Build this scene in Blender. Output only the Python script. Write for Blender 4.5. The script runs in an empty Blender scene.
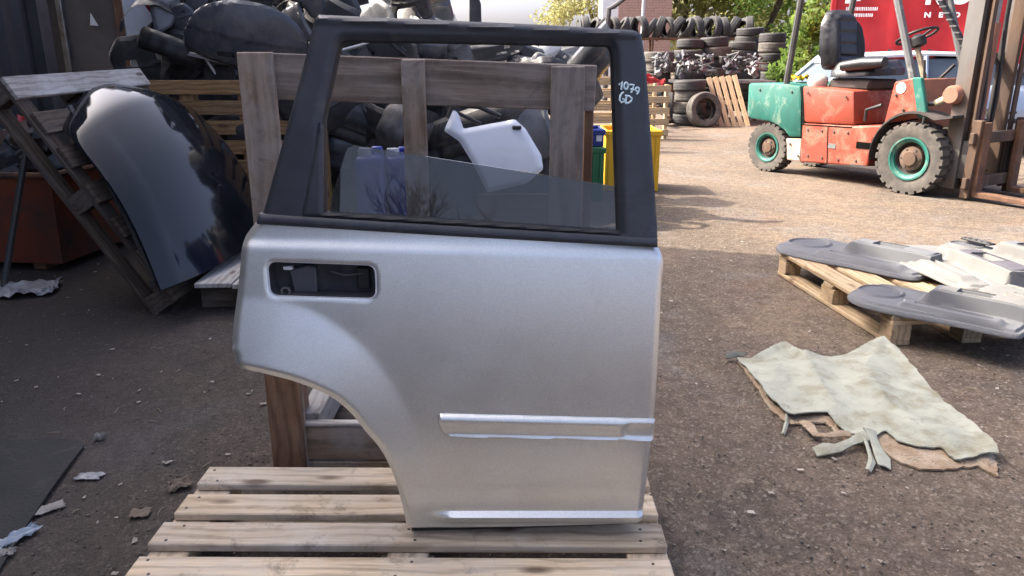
import bpy, bmesh, math, random
import numpy as np
from mathutils import Vector, Matrix, Euler
rng = random.Random(11)
nr = np.random.default_rng(5)
R = math.radians
scene = bpy.context.scene
COL = scene.collection

# ---------------------------------------------------------------- camera
CAMH, PITCH, FPX = 1.27, R(17.0), 760.0
cam_d = bpy.data.cameras.new('camera')
cam_d.sensor_width = 36.0
cam_d.lens = 36.0 * FPX / 1024.0
cam_d.clip_start = 0.05
cam_d.clip_end = 1000
cam = bpy.data.objects.new('camera', cam_d)
COL.objects.link(cam)
cam.location = (0, 0, CAMH)
cam.rotation_euler = (R(90) - PITCH, 0, 0)
scene.camera = cam

# ---------------------------------------------------------------- sky, sun, exposure
SUN_AZ = math.atan2(0.31, -0.95)          # horizontal direction towards the sun (from +x)
SUN_EL = R(46)
world = bpy.data.worlds.new('World')
scene.world = world
world.use_nodes = True
wn = world.node_tree.nodes
bg = wn['Background']
sky = wn.new('ShaderNodeTexSky')
sky.sky_type = 'NISHITA'
sky.sun_disc = False
sky.sun_elevation = SUN_EL
sky.sun_rotation = R(90) - SUN_AZ
sky.air_density = 0.32
sky.dust_density = 6.0
sky.ozone_density = 1.0
world.node_tree.links.new(sky.outputs[0], bg.inputs[0])
bg.inputs[1].default_value = 0.15
sd = bpy.data.lights.new('sun', 'SUN')
sd.energy = 2.2
sd.angle = R(0.6)
sd.color = (1.0, 0.89, 0.73)
sun = bpy.data.objects.new('sun', sd)
COL.objects.link(sun)
to_sun = Vector((math.cos(SUN_AZ) * math.cos(SUN_EL), math.sin(SUN_AZ) * math.cos(SUN_EL), math.sin(SUN_EL)))
sun.rotation_euler = to_sun.to_track_quat('Z', 'Y').to_euler()
vs = scene.view_settings
vs.view_transform = 'Standard'
vs.look = 'None'
vs.exposure = 2.4
vs.gamma = 1.0
vs.use_curve_mapping = False
scene.cycles.use_denoising = True
scene.cycles.max_bounces = 8
scene.cycles.transparent_max_bounces = 12

# ---------------------------------------------------------------- geometry of the view: pixel -> place
def ray(px, py):
    a = (py - 288.0) / FPX
    return Vector(((px - 512.0) / FPX, math.cos(PITCH) - a * math.sin(PITCH), -math.sin(PITCH) - a * math.cos(PITCH)))
def P(px, py, Y):
    d = ray(px, py); t = Y / d.y
    return Vector((d.x * t, Y, CAMH + d.z * t))
def G(px, py, z=0.0):
    d = ray(px, py); t = (z - CAMH) / d.z
    return Vector((d.x * t, d.y * t, z))

# ---------------------------------------------------------------- materials
MATS = {}
def nodes_of(name):
    m = bpy.data.materials.new(name)
    m.use_nodes = True
    return m, m.node_tree.nodes, m.node_tree.links, m.node_tree.nodes['Principled BSDF']
def ramp(n, l, src, p0, p1, c0, c1):
    r = n.new('ShaderNodeValToRGB')
    r.color_ramp.elements[0].position = p0; r.color_ramp.elements[0].color = (*c0, 1)
    r.color_ramp.elements[1].position = p1; r.color_ramp.elements[1].color = (*c1, 1)
    l.new(src, r.inputs[0])
    return r.outputs[0]
def coords(n, l, stretch=(1, 1, 1), rnd=True, kind='Object'):
    tc = n.new('ShaderNodeTexCoord')
    mp = n.new('ShaderNodeMapping')
    mp.inputs['Scale'].default_value = stretch
    l.new(tc.outputs[kind], mp.inputs[0])
    if rnd:
        oi = n.new('ShaderNodeObjectInfo')
        mm = n.new('ShaderNodeMath'); mm.operation = 'MULTIPLY'; mm.inputs[1].default_value = 57.0
        l.new(oi.outputs['Random'], mm.inputs[0])
        va = n.new('ShaderNodeVectorMath'); va.operation = 'ADD'
        l.new(mp.outputs[0], va.inputs[0]); l.new(mm.outputs[0], va.inputs[1])
        return va.outputs[0]
    return mp.outputs[0]
def noise(n, l, vec, scale, detail=4, rough=0.55, dist=0.0):
    t = n.new('ShaderNodeTexNoise')
    t.inputs['Scale'].default_value = scale; t.inputs['Detail'].default_value = detail
    t.inputs['Roughness'].default_value = rough; t.inputs['Distortion'].default_value = dist
    l.new(vec, t.inputs['Vector'])
    return t.outputs[0]
def mixc(n, l, fac, a, b, mode='MIX'):
    m = n.new('ShaderNodeMix'); m.data_type = 'RGBA'; m.blend_type = mode
    if isinstance(fac, (int, float)): m.inputs[0].default_value = fac
    else: l.new(fac, m.inputs[0])
    for s, v in ((6, a), (7, b)):
        if isinstance(v, tuple): m.inputs[s].default_value = (*v, 1)
        else: l.new(v, m.inputs[s])
    return m.outputs[2]
def bump(n, l, bs, h, strength, dist=0.01):
    b = n.new('ShaderNodeBump'); b.inputs['Strength'].default_value = strength; b.inputs['Distance'].default_value = dist
    l.new(h, b.inputs['Height']); l.new(b.outputs[0], bs.inputs['Normal'])
    return b
def mk(name, c1, c2=None, scale=6.0, lo=0.35, hi=0.68, rough=0.6, metal=0.0, bmp=0.0, bscale=60.0, coat=0.0,
       stretch=(1, 1, 1), c3=None, s3=2.0, lo3=0.55, hi3=0.7, rvar=0.0, spec=0.5, kind='Object', c4=None, s4=3.0, lo4=0.52, hi4=0.7, m4=0.8):
    if name in MATS: return MATS[name]
    m, n, l, b = nodes_of(name)
    v = coords(n, l, stretch, True, kind)
    c2 = c2 or tuple(x * 0.8 for x in c1)
    c = ramp(n, l, noise(n, l, v, scale, 6, 0.62), lo, hi, c1, c2)
    if c3:
        f = ramp(n, l, noise(n, l, v, s3, 8, 0.7, 0.4), lo3, hi3, (0, 0, 0), (1, 1, 1))
        c = mixc(n, l, f, c, c3)
    if c4:
        sh = n.new('ShaderNodeVectorMath'); sh.operation = 'ADD'; sh.inputs[1].default_value = (3.7, 9.1, 5.3); l.new(v, sh.inputs[0])
        f4 = ramp(n, l, noise(n, l, sh.outputs[0], s4, 9, 0.75, 0.6), lo4, hi4, (0, 0, 0), (m4,) * 3)
        c = mixc(n, l, f4, c, c4)
    l.new(c, b.inputs['Base Color'])
    b.inputs['Roughness'].default_value = rough
    b.inputs['Metallic'].default_value = metal
    b.inputs['Specular IOR Level'].default_value = spec
    b.inputs['Coat Weight'].default_value = coat
    b.inputs['Coat Roughness'].default_value = 0.05
    if rvar:
        rr = ramp(n, l, noise(n, l, v, scale * 1.7, 5), 0.3, 0.7, (max(rough - rvar, 0.02),) * 3, (min(rough + rvar, 1),) * 3)
        l.new(rr, b.inputs['Roughness'])
    if bmp:
        bump(n, l, b, noise(n, l, v, bscale, 4), bmp)
    MATS[name] = m
    return m
def wood(name, light, dark, grey=(0.25, 0.23, 0.21), greyamt=0.5, grain=22.0, dirt=0.6, rings=9.0):
    if name in MATS: return MATS[name]
    m, n, l, b = nodes_of(name)
    v = coords(n, l, (1.0, 1.0, 1.0), True)
    mp = n.new('ShaderNodeMapping'); mp.inputs['Scale'].default_value = (1.3, grain, grain); l.new(v, mp.inputs[0])
    g1 = noise(n, l, mp.outputs[0], 2.6, 8, 0.65, 0.9)
    c = ramp(n, l, g1, 0.32, 0.68, dark, light)
    mp2 = n.new('ShaderNodeMapping'); mp2.inputs['Scale'].default_value = (4, 120, 120); l.new(v, mp2.inputs[0])
    g2 = noise(n, l, mp2.outputs[0], 1.5, 3, 0.6)
    c = mixc(n, l, ramp(n, l, g2, 0.35, 0.75, (0, 0, 0), (0.45,) * 3), c, tuple(x * 0.45 for x in dark))
    mp4 = n.new('ShaderNodeMapping'); mp4.inputs['Scale'].default_value = (0.35, 1.0, 1.0); l.new(v, mp4.inputs[0])
    wv = n.new('ShaderNodeTexWave'); wv.wave_type = 'BANDS'; wv.bands_direction = 'Y'
    wv.inputs['Scale'].default_value = rings; wv.inputs['Distortion'].default_value = 7.0; wv.inputs['Detail'].default_value = 3.0
    wv.inputs['Detail Scale'].default_value = 1.2; l.new(mp4.outputs[0], wv.inputs['Vector'])
    c = mixc(n, l, ramp(n, l, wv.outputs['Fac'], 0.5, 1.0, (0, 0, 0), (0.65,) * 3), c, tuple(x * 0.55 for x in dark))
    # board-to-board tone
    oi = n.new('ShaderNodeObjectInfo')
    tone = ramp(n, l, oi.outputs['Random'], 0.0, 1.0, (0.80, 0.78, 0.76), (1.12, 1.07, 0.99))
    c = mixc(n, l, 1.0, c, tone, 'MULTIPLY')
    # weathering and dirt stains
    w = noise(n, l, v, 3.2, 6, 0.7, 0.3)
    c = mixc(n, l, ramp(n, l, w, 0.42, 0.66, (0, 0, 0), (greyamt,) * 3), c, grey)
    d = noise(n, l, v, 9.0, 10, 0.8, 0.6)
    c = mixc(n, l, ramp(n, l, d, 0.54, 0.70, (0, 0, 0), (dirt,) * 3), c, (0.05, 0.042, 0.035))
    # knots
    mp3 = n.new('ShaderNodeMapping'); mp3.inputs['Scale'].default_value = (3.0, 9.0, 9.0); l.new(v, mp3.inputs[0])
    vo = n.new('ShaderNodeTexVoronoi'); vo.inputs['Scale'].default_value = 1.0; l.new(mp3.outputs[0], vo.inputs['Vector'])
    k = ramp(n, l, vo.outputs['Distance'], 0.07, 0.16, (0.8,) * 3, (0, 0, 0))
    c = mixc(n, l, k, c, (0.07, 0.035, 0.02))
    l.new(c, b.inputs['Base Color'])
    b.inputs['Roughness'].default_value = 0.85
    b.inputs['Specular IOR Level'].default_value = 0.25
    bump(n, l, b, g1, 0.35, 0.004)
    MATS[name] = m
    return m

W_NEW = wood('wood_new', (0.76, 0.65, 0.49), (0.58, 0.46, 0.32), greyamt=0.6, grey=(0.60, 0.56, 0.50), dirt=0.7)
W_PALE = wood('wood_pale', (0.62, 0.49, 0.32), (0.42, 0.31, 0.19), greyamt=0.2, grey=(0.42, 0.38, 0.32), dirt=0.35)
W_GREY = wood('wood_grey', (0.38, 0.325, 0.285), (0.20, 0.16, 0.135), greyamt=0.6, grey=(0.36, 0.335, 0.32), grain=14, rings=6.0)
W_RED = wood('wood_redbrown', (0.34, 0.20, 0.125), (0.20, 0.11, 0.066), greyamt=0.35, grey=(0.30, 0.22, 0.17), grain=13)
W_DARK = wood('wood_dark', (0.16, 0.125, 0.095), (0.07, 0.052, 0.04), greyamt=0.4, grey=(0.13, 0.12, 0.11))
W_WHITE = wood('wood_whitened', (0.52, 0.51, 0.49), (0.36, 0.34, 0.31), greyamt=0.5, grey=(0.56, 0.56, 0.56), dirt=0.45)
BLACKPL = mk('black_plastic', (0.032, 0.033, 0.036), (0.052, 0.054, 0.058), 5, rough=0.55, rvar=0.16, bmp=0.12, bscale=120, c3=(0.13, 0.12, 0.11), s3=4, lo3=0.46, hi3=0.74)
GREYPL = mk('grey_plastic', (0.09, 0.095, 0.105), (0.14, 0.145, 0.155), 5, rough=0.45, rvar=0.12, c3=(0.06, 0.055, 0.05), s3=4)
SLATEPL = mk('slate_painted', (0.05, 0.056, 0.066), (0.075, 0.08, 0.092), 4, rough=0.32, rvar=0.1, c3=(0.16, 0.15, 0.14), s3=4, lo3=0.48, hi3=0.75)
WHITEPL = mk('white_plastic', (0.72, 0.73, 0.74), (0.58, 0.59, 0.6), 4, rough=0.35, c3=(0.35, 0.33, 0.3), s3=5, lo3=0.6, hi3=0.78)
RUBBER = mk('tyre_rubber', (0.022, 0.022, 0.023), (0.042, 0.04, 0.038), 9, rough=0.75, bmp=0.2, bscale=40, c3=(0.07, 0.065, 0.058), s3=4, lo3=0.58, hi3=0.9)
RUBBER_DUSTY = mk('dusty_tyre_rubber', (0.05, 0.046, 0.042), (0.1, 0.09, 0.078), 9, rough=0.9, bmp=0.25, bscale=40, c3=(0.17, 0.15, 0.125), s3=3, lo3=0.5, hi3=0.8)
RUST = mk('rusty_steel', (0.17, 0.085, 0.045), (0.075, 0.04, 0.026), 7, rough=0.85, bmp=0.3, bscale=50, c3=(0.06, 0.055, 0.05), s3=3)
STEELDK = mk('dark_steel', (0.05, 0.05, 0.052), (0.085, 0.082, 0.08), 5, rough=0.55, metal=0.3, c3=(0.12, 0.07, 0.045), s3=4, lo3=0.6, hi3=0.75)
STEEL = mk('worn_steel', (0.32, 0.32, 0.32), (0.2, 0.19, 0.18), 9, rough=0.4, metal=0.8, c3=(0.16, 0.1, 0.06), s3=5)

# ---------------------------------------------------------------- object helpers
def put(o, parent=None, loc=None, rot=None):
    COL.objects.link(o)
    if parent is not None: o.parent = parent
    if loc is not None: o.location = loc
    if rot is not None: o.rotation_euler = rot
    return o
def tag(o, label=None, cat=None, group=None, kind=None):
    if label: o['label'] = label
    if cat: o['category'] = cat
    if group: o['group'] = group
    if kind or cat: o['kind'] = kind or 'thing'
    return o
def thing(name, label, cat, loc=(0, 0, 0), rot=(0, 0, 0), group=None):
    o = bpy.data.objects.new(name, None)
    o.empty_display_size = 0.1
    put(o, None, loc, rot)
    return tag(o, label, cat, group)
def inst(name, mesh, parent=None, loc=(0, 0, 0), rot=(0, 0, 0)):
    return put(bpy.data.objects.new(name, mesh), parent, loc, rot)
def copy_tree(o, parent=None):
    c = o.copy(); COL.objects.link(c)
    if parent is not None: c.parent = parent
    for ch in list(o.children): copy_tree(ch, c)
    return c

class MB:
    def __init__(s): s.v = []; s.f = []
    def add(s, vs, fs):
        k = len(s.v); s.v += [tuple(v) for v in vs]; s.f += [tuple(i + k for i in f) for f in fs]; return s
    def box(s, c, d, M=None):
        x, y, z = (q / 2 for q in d)
        vs = [Vector((a * x, b * y, e * z)) for a in (-1, 1) for b in (-1, 1) for e in (-1, 1)]
        if M is not None: vs = [M @ v for v in vs]
        vs = [v + Vector(c) for v in vs]
        return s.add(vs, [(0, 1, 3, 2), (4, 6, 7, 5), (0, 4, 5, 1), (2, 3, 7, 6), (0, 2, 6, 4), (1, 5, 7, 3)])
    def tube(s, pts, r, n=8, cap=True):
        pts = [Vector(p) for p in pts]
        rs = r if isinstance(r, (list, tuple)) else [r] * len(pts)
        vs = []; up = None
        for i, p in enumerate(pts):
            d = (pts[min(i + 1, len(pts) - 1)] - pts[max(i - 1, 0)]).normalized()
            if up is None: up = Vector((0, 0, 1)) if abs(d.z) < 0.9 else Vector((1, 0, 0))
            a = d.cross(up)
            if a.length < 1e-5: a = d.orthogonal()
            a.normalize(); b = a.cross(d).normalized(); up = b
            for k in range(n):
                t = 2 * math.pi * k / n
                vs.append(p + (a * math.cos(t) + b * math.sin(t)) * rs[i])
        fs = [(i * n + k, i * n + (k + 1) % n, (i + 1) * n + (k + 1) % n, (i + 1) * n + k) for i in range(len(pts) - 1) for k in range(n)]
        if cap: fs += [tuple(reversed(range(n))), tuple((len(pts) - 1) * n + k for k in range(n))]
        return s.add(vs, fs)
    def lathe(s, prof, n=32, M=None, closed=False):      # prof (r, h): turned round local z
        vs = []; m = len(prof)
        for k in range(n):
            t = 2 * math.pi * k / n
            for r, h in prof:
                v = Vector((r * math.cos(t), r * math.sin(t), h))
                vs.append(M @ v if M is not None else v)
        fs = []
        for k in range(n):
            k2 = (k + 1) % n
            for j in range(m if closed else m - 1):
                j2 = (j + 1) % m
                fs.append((k * m + j, k2 * m + j, k2 * m + j2, k * m + j2))
        return s.add(vs, fs)
    def prism(s, poly, a, b, axis='y'):                  # poly 2-D; axis y: (x,z), axis z: (x,y), axis x: (y,z)
        def mkv(p, t): return {'y': (p[0], t, p[1]), 'z': (p[0], p[1], t), 'x': (t, p[0], p[1])}[axis]
        m = len(poly)
        vs = [mkv(p, a) for p in poly] + [mkv(p, b) for p in poly]
        fs = [(i, (i + 1) % m, m + (i + 1) % m, m + i) for i in range(m)] + [tuple(reversed(range(m))), tuple(range(m, 2 * m))]
        return s.add(vs, fs)
    def mesh(s, name, mat=None, smooth=0, bev=0.0, seg=1, fix=True):
        me = bpy.data.meshes.new(name)
        me.from_pydata([tuple(v) for v in s.v], [], s.f)
        if fix or bev:
            bm = bmesh.new(); bm.from_mesh(me)
            if bev:
                es = [e for e in bm.edges if len(e.link_faces) == 2 and e.calc_face_angle(0) > R(32)]
                bmesh.ops.bevel(bm, geom=es, offset=bev, segments=seg, profile=0.5, affect='EDGES', clamp_overlap=True)
            bmesh.ops.recalc_face_normals(bm, faces=bm.faces)
            bm.to_mesh(me); bm.free()
        if smooth:
            me.shade_smooth()
            me.set_sharp_from_angle(angle=R(smooth))
        if mat: me.materials.append(mat)
        return me
    def build(s, name, mat=None, parent=None, smooth=0, bev=0.0, seg=1, loc=None, rot=None, fix=True):
        return put(bpy.data.objects.new(name, s.mesh(name, mat, smooth, bev, seg, fix)), parent, loc, rot)

def npmesh(name, V, F, mat=None, smooth=False):
    me = bpy.data.meshes.new(name)
    V = np.asarray(V, dtype=np.float32); F = np.asarray(F, dtype=np.int32)
    k = F.shape[1]
    me.vertices.add(len(V)); me.vertices.foreach_set('co', V.ravel())
    me.loops.add(F.size); me.loops.foreach_set('vertex_index', F.ravel())
    me.polygons.add(len(F)); me.polygons.foreach_set('loop_start', np.arange(0, F.size, k, dtype=np.int32))
    me.update(calc_edges=True); me.validate()
    if smooth: me.shade_smooth()
    if mat: me.materials.append(mat)
    return me

BOARDS = {}
def board(parent, name, c, dims, mat, rot=(0, 0, 0), bev=0.003):
    """one plank, its grain along local x; dims = (length, width, thickness)"""
    key = (round(dims[0], 3), round(dims[1], 3), round(dims[2], 3), mat.name)
    if key not in BOARDS:
        BOARDS[key] = MB().box((0, 0, 0), dims).mesh(name, mat, bev=bev)
    return inst(name, BOARDS[key], parent, c, rot)

# ---- outline -> grid of quads whose rim follows the outline
def dense(poly, step):
    out = []
    for i in range(len(poly)):
        a = np.array(poly[i], float); b = np.array(poly[(i + 1) % len(poly)], float)
        k = max(1, int(np.linalg.norm(b - a) / step))
        for j in range(k): out.append(a + (b - a) * j / k)
    return np.array(out)
def spline(pts, closed=False, k=8):
    pts = [np.array(p, float) for p in pts]; out = []
    n = len(pts); rngi = range(n if closed else n - 1)
    for i in rngi:
        g = lambda j: pts[j % n] if closed else pts[max(0, min(n - 1, j))]
        p0, p1, p2, p3 = g(i - 1), g(i), g(i + 1), g(i + 2)
        for j in range(k):
            t = j / k
            out.append(0.5 * ((2 * p1) + (-p0 + p2) * t + (2 * p0 - 5 * p1 + 4 * p2 - p3) * t * t + (-p0 + 3 * p1 - 3 * p2 + p3) * t ** 3))
    if not closed: out.append(pts[-1])
    return np.array(out)
def inside(poly, X, Y):
    r = np.zeros(X.shape, bool); n = len(poly); j = n - 1
    for i in range(n):
        xi, yi = poly[i]; xj, yj = poly[j]
        if yi != yj:
            c = ((yi > Y) != (yj > Y)) & (X < (xj - xi) * (Y - yi) / (yj - yi) + xi)
            r ^= c
        j = i
    return r
def polydist(line, X, Y, closed=False):
    """distance to a polyline"""
    line = np.asarray(line, float); best = np.full(np.shape(X), 1e9)
    m = len(line) if closed else len(line) - 1
    for i in range(m):
        a = line[i]; b = line[(i + 1) % len(line)]; d = b - a; L = max(d @ d, 1e-12)
        t = np.clip(((X - a[0]) * d[0] + (Y - a[1]) * d[1]) / L, 0, 1)
        best = np.minimum(best, np.hypot(X - a[0] - t * d[0], Y - a[1] - t * d[1]))
    return best
def ss(a, b, x):
    t = np.clip((x - a) / (b - a), 0, 1); return t * t * (3 - 2 * t)
def outline_grid(poly, sp, holes=()):
    poly = np.asarray(poly, float)
    x0, y0 = poly.min(0) - sp; x1, y1 = poly.max(0) + sp
    nx = int((x1 - x0) / sp) + 2; ny = int((y1 - y0) / sp) + 2
    gx = x0 + np.arange(nx) * sp; gy = y0 + np.arange(ny) * sp
    CX, CY = np.meshgrid(gx[:-1] + sp / 2, gy[:-1] + sp / 2, indexing='ij')
    keep = inside(poly, CX, CY)
    for h in holes: keep &= ~inside(np.asarray(h, float), CX, CY)
    VX, VY = np.meshgrid(gx, gy, indexing='ij')
    cnt = np.zeros((nx, ny), int)
    for a in (0, 1):
        for b in (0, 1):
            cnt[a:nx - 1 + a, b:ny - 1 + b] += keep
    rim = (cnt > 0) & (cnt < 4)
    rx = VX[rim]; ry = VY[rim]
    rings = [dense(poly, sp / 3)] + [dense(np.asarray(h, float), sp / 3) for h in holes]
    pts = np.vstack(rings)
    d = (rx[:, None] - pts[None, :, 0]) ** 2 + (ry[:, None] - pts[None, :, 1]) ** 2
    kbest = d.argmin(1)
    VX[rim] = pts[kbest, 0]; VY[rim] = pts[kbest, 1]
    idx = -np.ones((nx, ny), int); used = cnt > 0
    idx[used] = np.arange(used.sum())
    I, J = np.nonzero(keep)
    F = np.stack([idx[I, J], idx[I + 1, J], idx[I + 1, J + 1], idx[I, J + 1]], 1)
    return VX[used], VY[used], F
def rim_edges(F):
    e = {}
    for f in F:
        for i in range(4):
            a, b = int(f[i]), int(f[(i + 1) % 4])
            if (b, a) in e: del e[(b, a)]
            else: e[(a, b)] = 1
    return list(e)
def shell(name, pts3, F, back, mat, parent=None, closed=True, sharp=38, loc=None, rot=None):
    """front surface + rim walls (+ back) moved by vector(s) `back`"""
    pts3 = np.asarray(pts3, float); n = len(pts3)
    B = pts3 + np.asarray(back, float)
    V = np.vstack([pts3, B])
    fs = [tuple(int(q) for q in f) for f in F]
    if closed: fs += [tuple(int(q) + n for q in reversed(list(f))) for f in F]
    fs += [(b, a, a + n, b + n) for a, b in rim_edges(F)]
    me = bpy.data.meshes.new(name)
    me.from_pydata([tuple(map(float, v)) for v in V], [], fs)
    bm = bmesh.new(); bm.from_mesh(me)
    bmesh.ops.remove_doubles(bm, verts=bm.verts, dist=1e-5)
    if not closed: bmesh.ops.delete(bm, geom=[v for v in bm.verts if not v.link_faces], context='VERTS')
    bmesh.ops.recalc_face_normals(bm, faces=bm.faces)
    bm.to_mesh(me); bm.free()
    me.shade_smooth(); me.set_sharp_from_angle(angle=R(sharp))
    me.materials.append(mat)
    return put(bpy.data.objects.new(name, me), parent, loc, rot)

# ================================================================ SETTING
def ground_material():
    m, n, l, b = nodes_of('yard_ground')
    v = coords(n, l, (1, 1, 1), False)
    big = noise(n, l, v, 0.55, 6, 0.6, 0.5)
    c = ramp(n, l, big, 0.3, 0.7, (0.090, 0.072, 0.057), (0.138, 0.107, 0.081))
    # sandy dust blown over the packed surface
    du = noise(n, l, v, 0.9, 8, 0.7, 0.8)
    c = mixc(n, l, ramp(n, l, du, 0.5, 0.74, (0, 0, 0), (0.75,) * 3), c, (0.20, 0.146, 0.096))
    # oil and damp stains
    st = noise(n, l, v, 1.7, 7, 0.65, 1.0)
    c = mixc(n, l, ramp(n, l, st, 0.54, 0.72, (0, 0, 0), (0.6,) * 3), c, (0.045, 0.041, 0.04))
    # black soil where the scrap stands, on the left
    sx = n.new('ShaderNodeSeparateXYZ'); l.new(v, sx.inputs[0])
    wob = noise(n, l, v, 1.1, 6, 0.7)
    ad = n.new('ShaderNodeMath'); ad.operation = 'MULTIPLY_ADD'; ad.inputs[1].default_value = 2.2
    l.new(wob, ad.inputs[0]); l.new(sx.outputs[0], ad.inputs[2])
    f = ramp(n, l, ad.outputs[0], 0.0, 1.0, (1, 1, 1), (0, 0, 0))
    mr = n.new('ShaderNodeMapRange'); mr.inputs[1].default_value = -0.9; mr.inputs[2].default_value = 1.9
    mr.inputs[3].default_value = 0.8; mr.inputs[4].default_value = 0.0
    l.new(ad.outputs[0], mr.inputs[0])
    rs = noise(n, l, v, 0.8, 5, 0.6, 1.5)
    c = mixc(n, l, ramp(n, l, rs, 0.56, 0.70, (0, 0, 0), (0.55,) * 3), c, (0.125, 0.078, 0.056))
    gs = n.new('ShaderNodeVectorMath'); gs.operation = 'ADD'; gs.inputs[1].default_value = (7.3, 3.1, 0); l.new(v, gs.inputs[0])
    gz = noise(n, l, gs.outputs[0], 1.2, 6, 0.65, 0.8)
    c = mixc(n, l, ramp(n, l, gz, 0.54, 0.68, (0, 0, 0), (0.6,) * 3), c, (0.135, 0.132, 0.13))
    md = noise(n, l, v, 14, 7, 0.75, 0.5)
    c = mixc(n, l, 1.0, c, ramp(n, l, md, 0.3, 0.72, (0.55, 0.53, 0.52), (1.38, 1.36, 1.32)), 'MULTIPLY')
    # aggregate: light and dark chips
    vo = n.new('ShaderNodeTexVoronoi'); vo.inputs['Scale'].default_value = 95; l.new(v, vo.inputs['Vector'])
    chip = ramp(n, l, vo.outputs['Color'], 0.62, 0.95, (0, 0, 0), (0.75,) * 3)
    c = mixc(n, l, chip, c, (0.23, 0.195, 0.155))
    fine = noise(n, l, v, 160, 3, 0.7)
    c = mixc(n, l, 1.0, c, ramp(n, l, fine, 0.3, 0.7, (0.5,) * 3, (1.45,) * 3), 'MULTIPLY')
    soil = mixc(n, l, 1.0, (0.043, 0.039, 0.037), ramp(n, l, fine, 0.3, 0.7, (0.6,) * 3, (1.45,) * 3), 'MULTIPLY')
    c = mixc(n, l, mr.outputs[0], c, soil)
    l.new(c, b.inputs['Base Color'])
    b.inputs['Roughness'].default_value = 0.92
    b.inputs['Specular IOR Level'].default_value = 0.25
    h1 = noise(n, l, v, 60, 6, 0.75)
    h2 = noise(n, l, v, 6, 5, 0.6)
    mm = n.new('ShaderNodeMath'); mm.operation = 'MULTIPLY_ADD'; mm.inputs[1].default_value = 2.0
    l.new(h2, mm.inputs[0]); l.new(h1, mm.inputs[2])
    bump(n, l, b, mm.outputs[0], 0.55, 0.008)
    return m
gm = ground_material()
xs = np.concatenate([[-250, -90, -40, -20], np.linspace(-10, 10, 41), [20, 40, 90, 250]])
ys = np.concatenate([[-250, -90, -40, -18], np.linspace(-6, 18, 49), [25, 45, 100, 300]])
GX, GY = np.meshgrid(xs, ys, indexing='ij')
GZ = 0.0 * GX - 0.003 + 0.003 * np.sin(GX * 1.7 + 0.5 * GY) * np.cos(GY * 1.3)
ni, nj = GX.shape
idx = np.arange(ni * nj).reshape(ni, nj)
GF = np.stack([idx[:-1, :-1], idx[1:, :-1], idx[1:, 1:], idx[:-1, 1:]], -1).reshape(-1, 4)
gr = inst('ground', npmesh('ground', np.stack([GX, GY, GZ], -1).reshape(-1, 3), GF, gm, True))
tag(gr, kind='structure')

# loose stones: stuff, one mesh, sizes from grit to small pebbles
def pebbles(name, N, mat, sampler, smin, smax, label, seed):
    r = np.random.default_rng(seed)
    oct_v = np.array([[1, 0, 0], [0, 1, 0], [-1, 0, 0], [0, -1, 0], [0, 0, 0.8], [0, 0, -0.4]], float)
    oct_f = np.array([[0, 1, 4], [1, 2, 4], [2, 3, 4], [3, 0, 4], [1, 0, 5], [2, 1, 5], [3, 2, 5], [0, 3, 5]])
    xy = sampler(r, N)
    s = smin + (smax - smin) * r.random(N) ** 4
    V = np.repeat(oct_v[None], N, 0) * (0.65 + 0.7 * r.random((N, 6, 1)))
    V *= np.stack([s, s * (0.6 + 0.5 * r.random(N)), s * 0.55], 1)[:, None, :]
    a = r.random(N) * 6.28
    ca, sa = np.cos(a)[:, None], np.sin(a)[:, None]
    X = V[..., 0] * ca - V[..., 1] * sa + xy[:, 0:1]
    Y = V[..., 0] * sa + V[..., 1] * ca + xy[:, 1:2]
    Z = V[..., 2] + (s * 0.12)[:, None]
    F = (oct_f[None] + (np.arange(N) * 6)[:, None, None]).reshape(-1, 3)
    o = inst(name, npmesh(name, np.stack([X, Y, Z], -1).reshape(-1, 3), F, mat, False))
    return tag(o, label, 'gravel', kind='stuff')
def stone_mat(name, c1, c2):
    m, n, l, b = nodes_of(name)
    v = coords(n, l, (1, 1, 1), False)
    vo = n.new('ShaderNodeTexVoronoi'); vo.inputs['Scale'].default_value = 70; l.new(v, vo.inputs['Vector'])
    c = ramp(n, l, vo.outputs['Color'], 0.15, 0.9, c1, c2)
    l.new(c, b.inputs['Base Color']); b.inputs['Roughness'].default_value = 0.9
    return m
def near_sampler(r, N):
    d = 1.1 + 5.5 * r.random(N) ** 1.4
    x = (r.random(N) - 0.5) * 1.6 * (d + 0.6)
    x = np.where((x < -0.5) & (r.random(N) < 0.25), r.random(N) * 0.8 * (d + 0.6), x)
    return np.stack([x, d], 1)
pebbles('gravel', 34000, stone_mat('stone_grey', (0.06, 0.051, 0.043), (0.27, 0.235, 0.195)), near_sampler, 0.0010, 0.0065, 'loose grey gravel and grit lying over the yard', 3)

# ---------------------------------------------------------------- buildings
def corr_sheet(mb, a, b, z0, z1, pitch=0.2, depth=0.035, out=(1, 0)):
    a = np.array(a, float); b = np.array(b, float); L = np.linalg.norm(b - a); d = (b - a) / L
    k = int(L / pitch * 4); o = np.array(out, float)
    pts = []
    for i in range(k + 1):
        ph = i % 4
        off = depth if ph in (1, 2) else 0.0
        p = a + d * (L * i / k) + o * off
        pts.append(p)
    vs = [(p[0], p[1], z0) for p in pts] + [(p[0], p[1], z1) for p in pts]
    m = len(pts)
    mb.add(vs, [(i, i + 1, m + i + 1, m + i) for i in range(m - 1)])
WALLDK = mk('shed_wall', (0.018, 0.018, 0.02), (0.032, 0.031, 0.032), 1.3, rough=0.6, c3=(0.10, 0.06, 0.04), s3=2.0, lo3=0.62, hi3=0.8)
BX, BY1, BH = -4.0, 6.75, 6.55
ware = thing('workshop_building', 'tall dark sheet metal workshop along the left edge of the yard', 'building', (BX, 0, 0))
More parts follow.
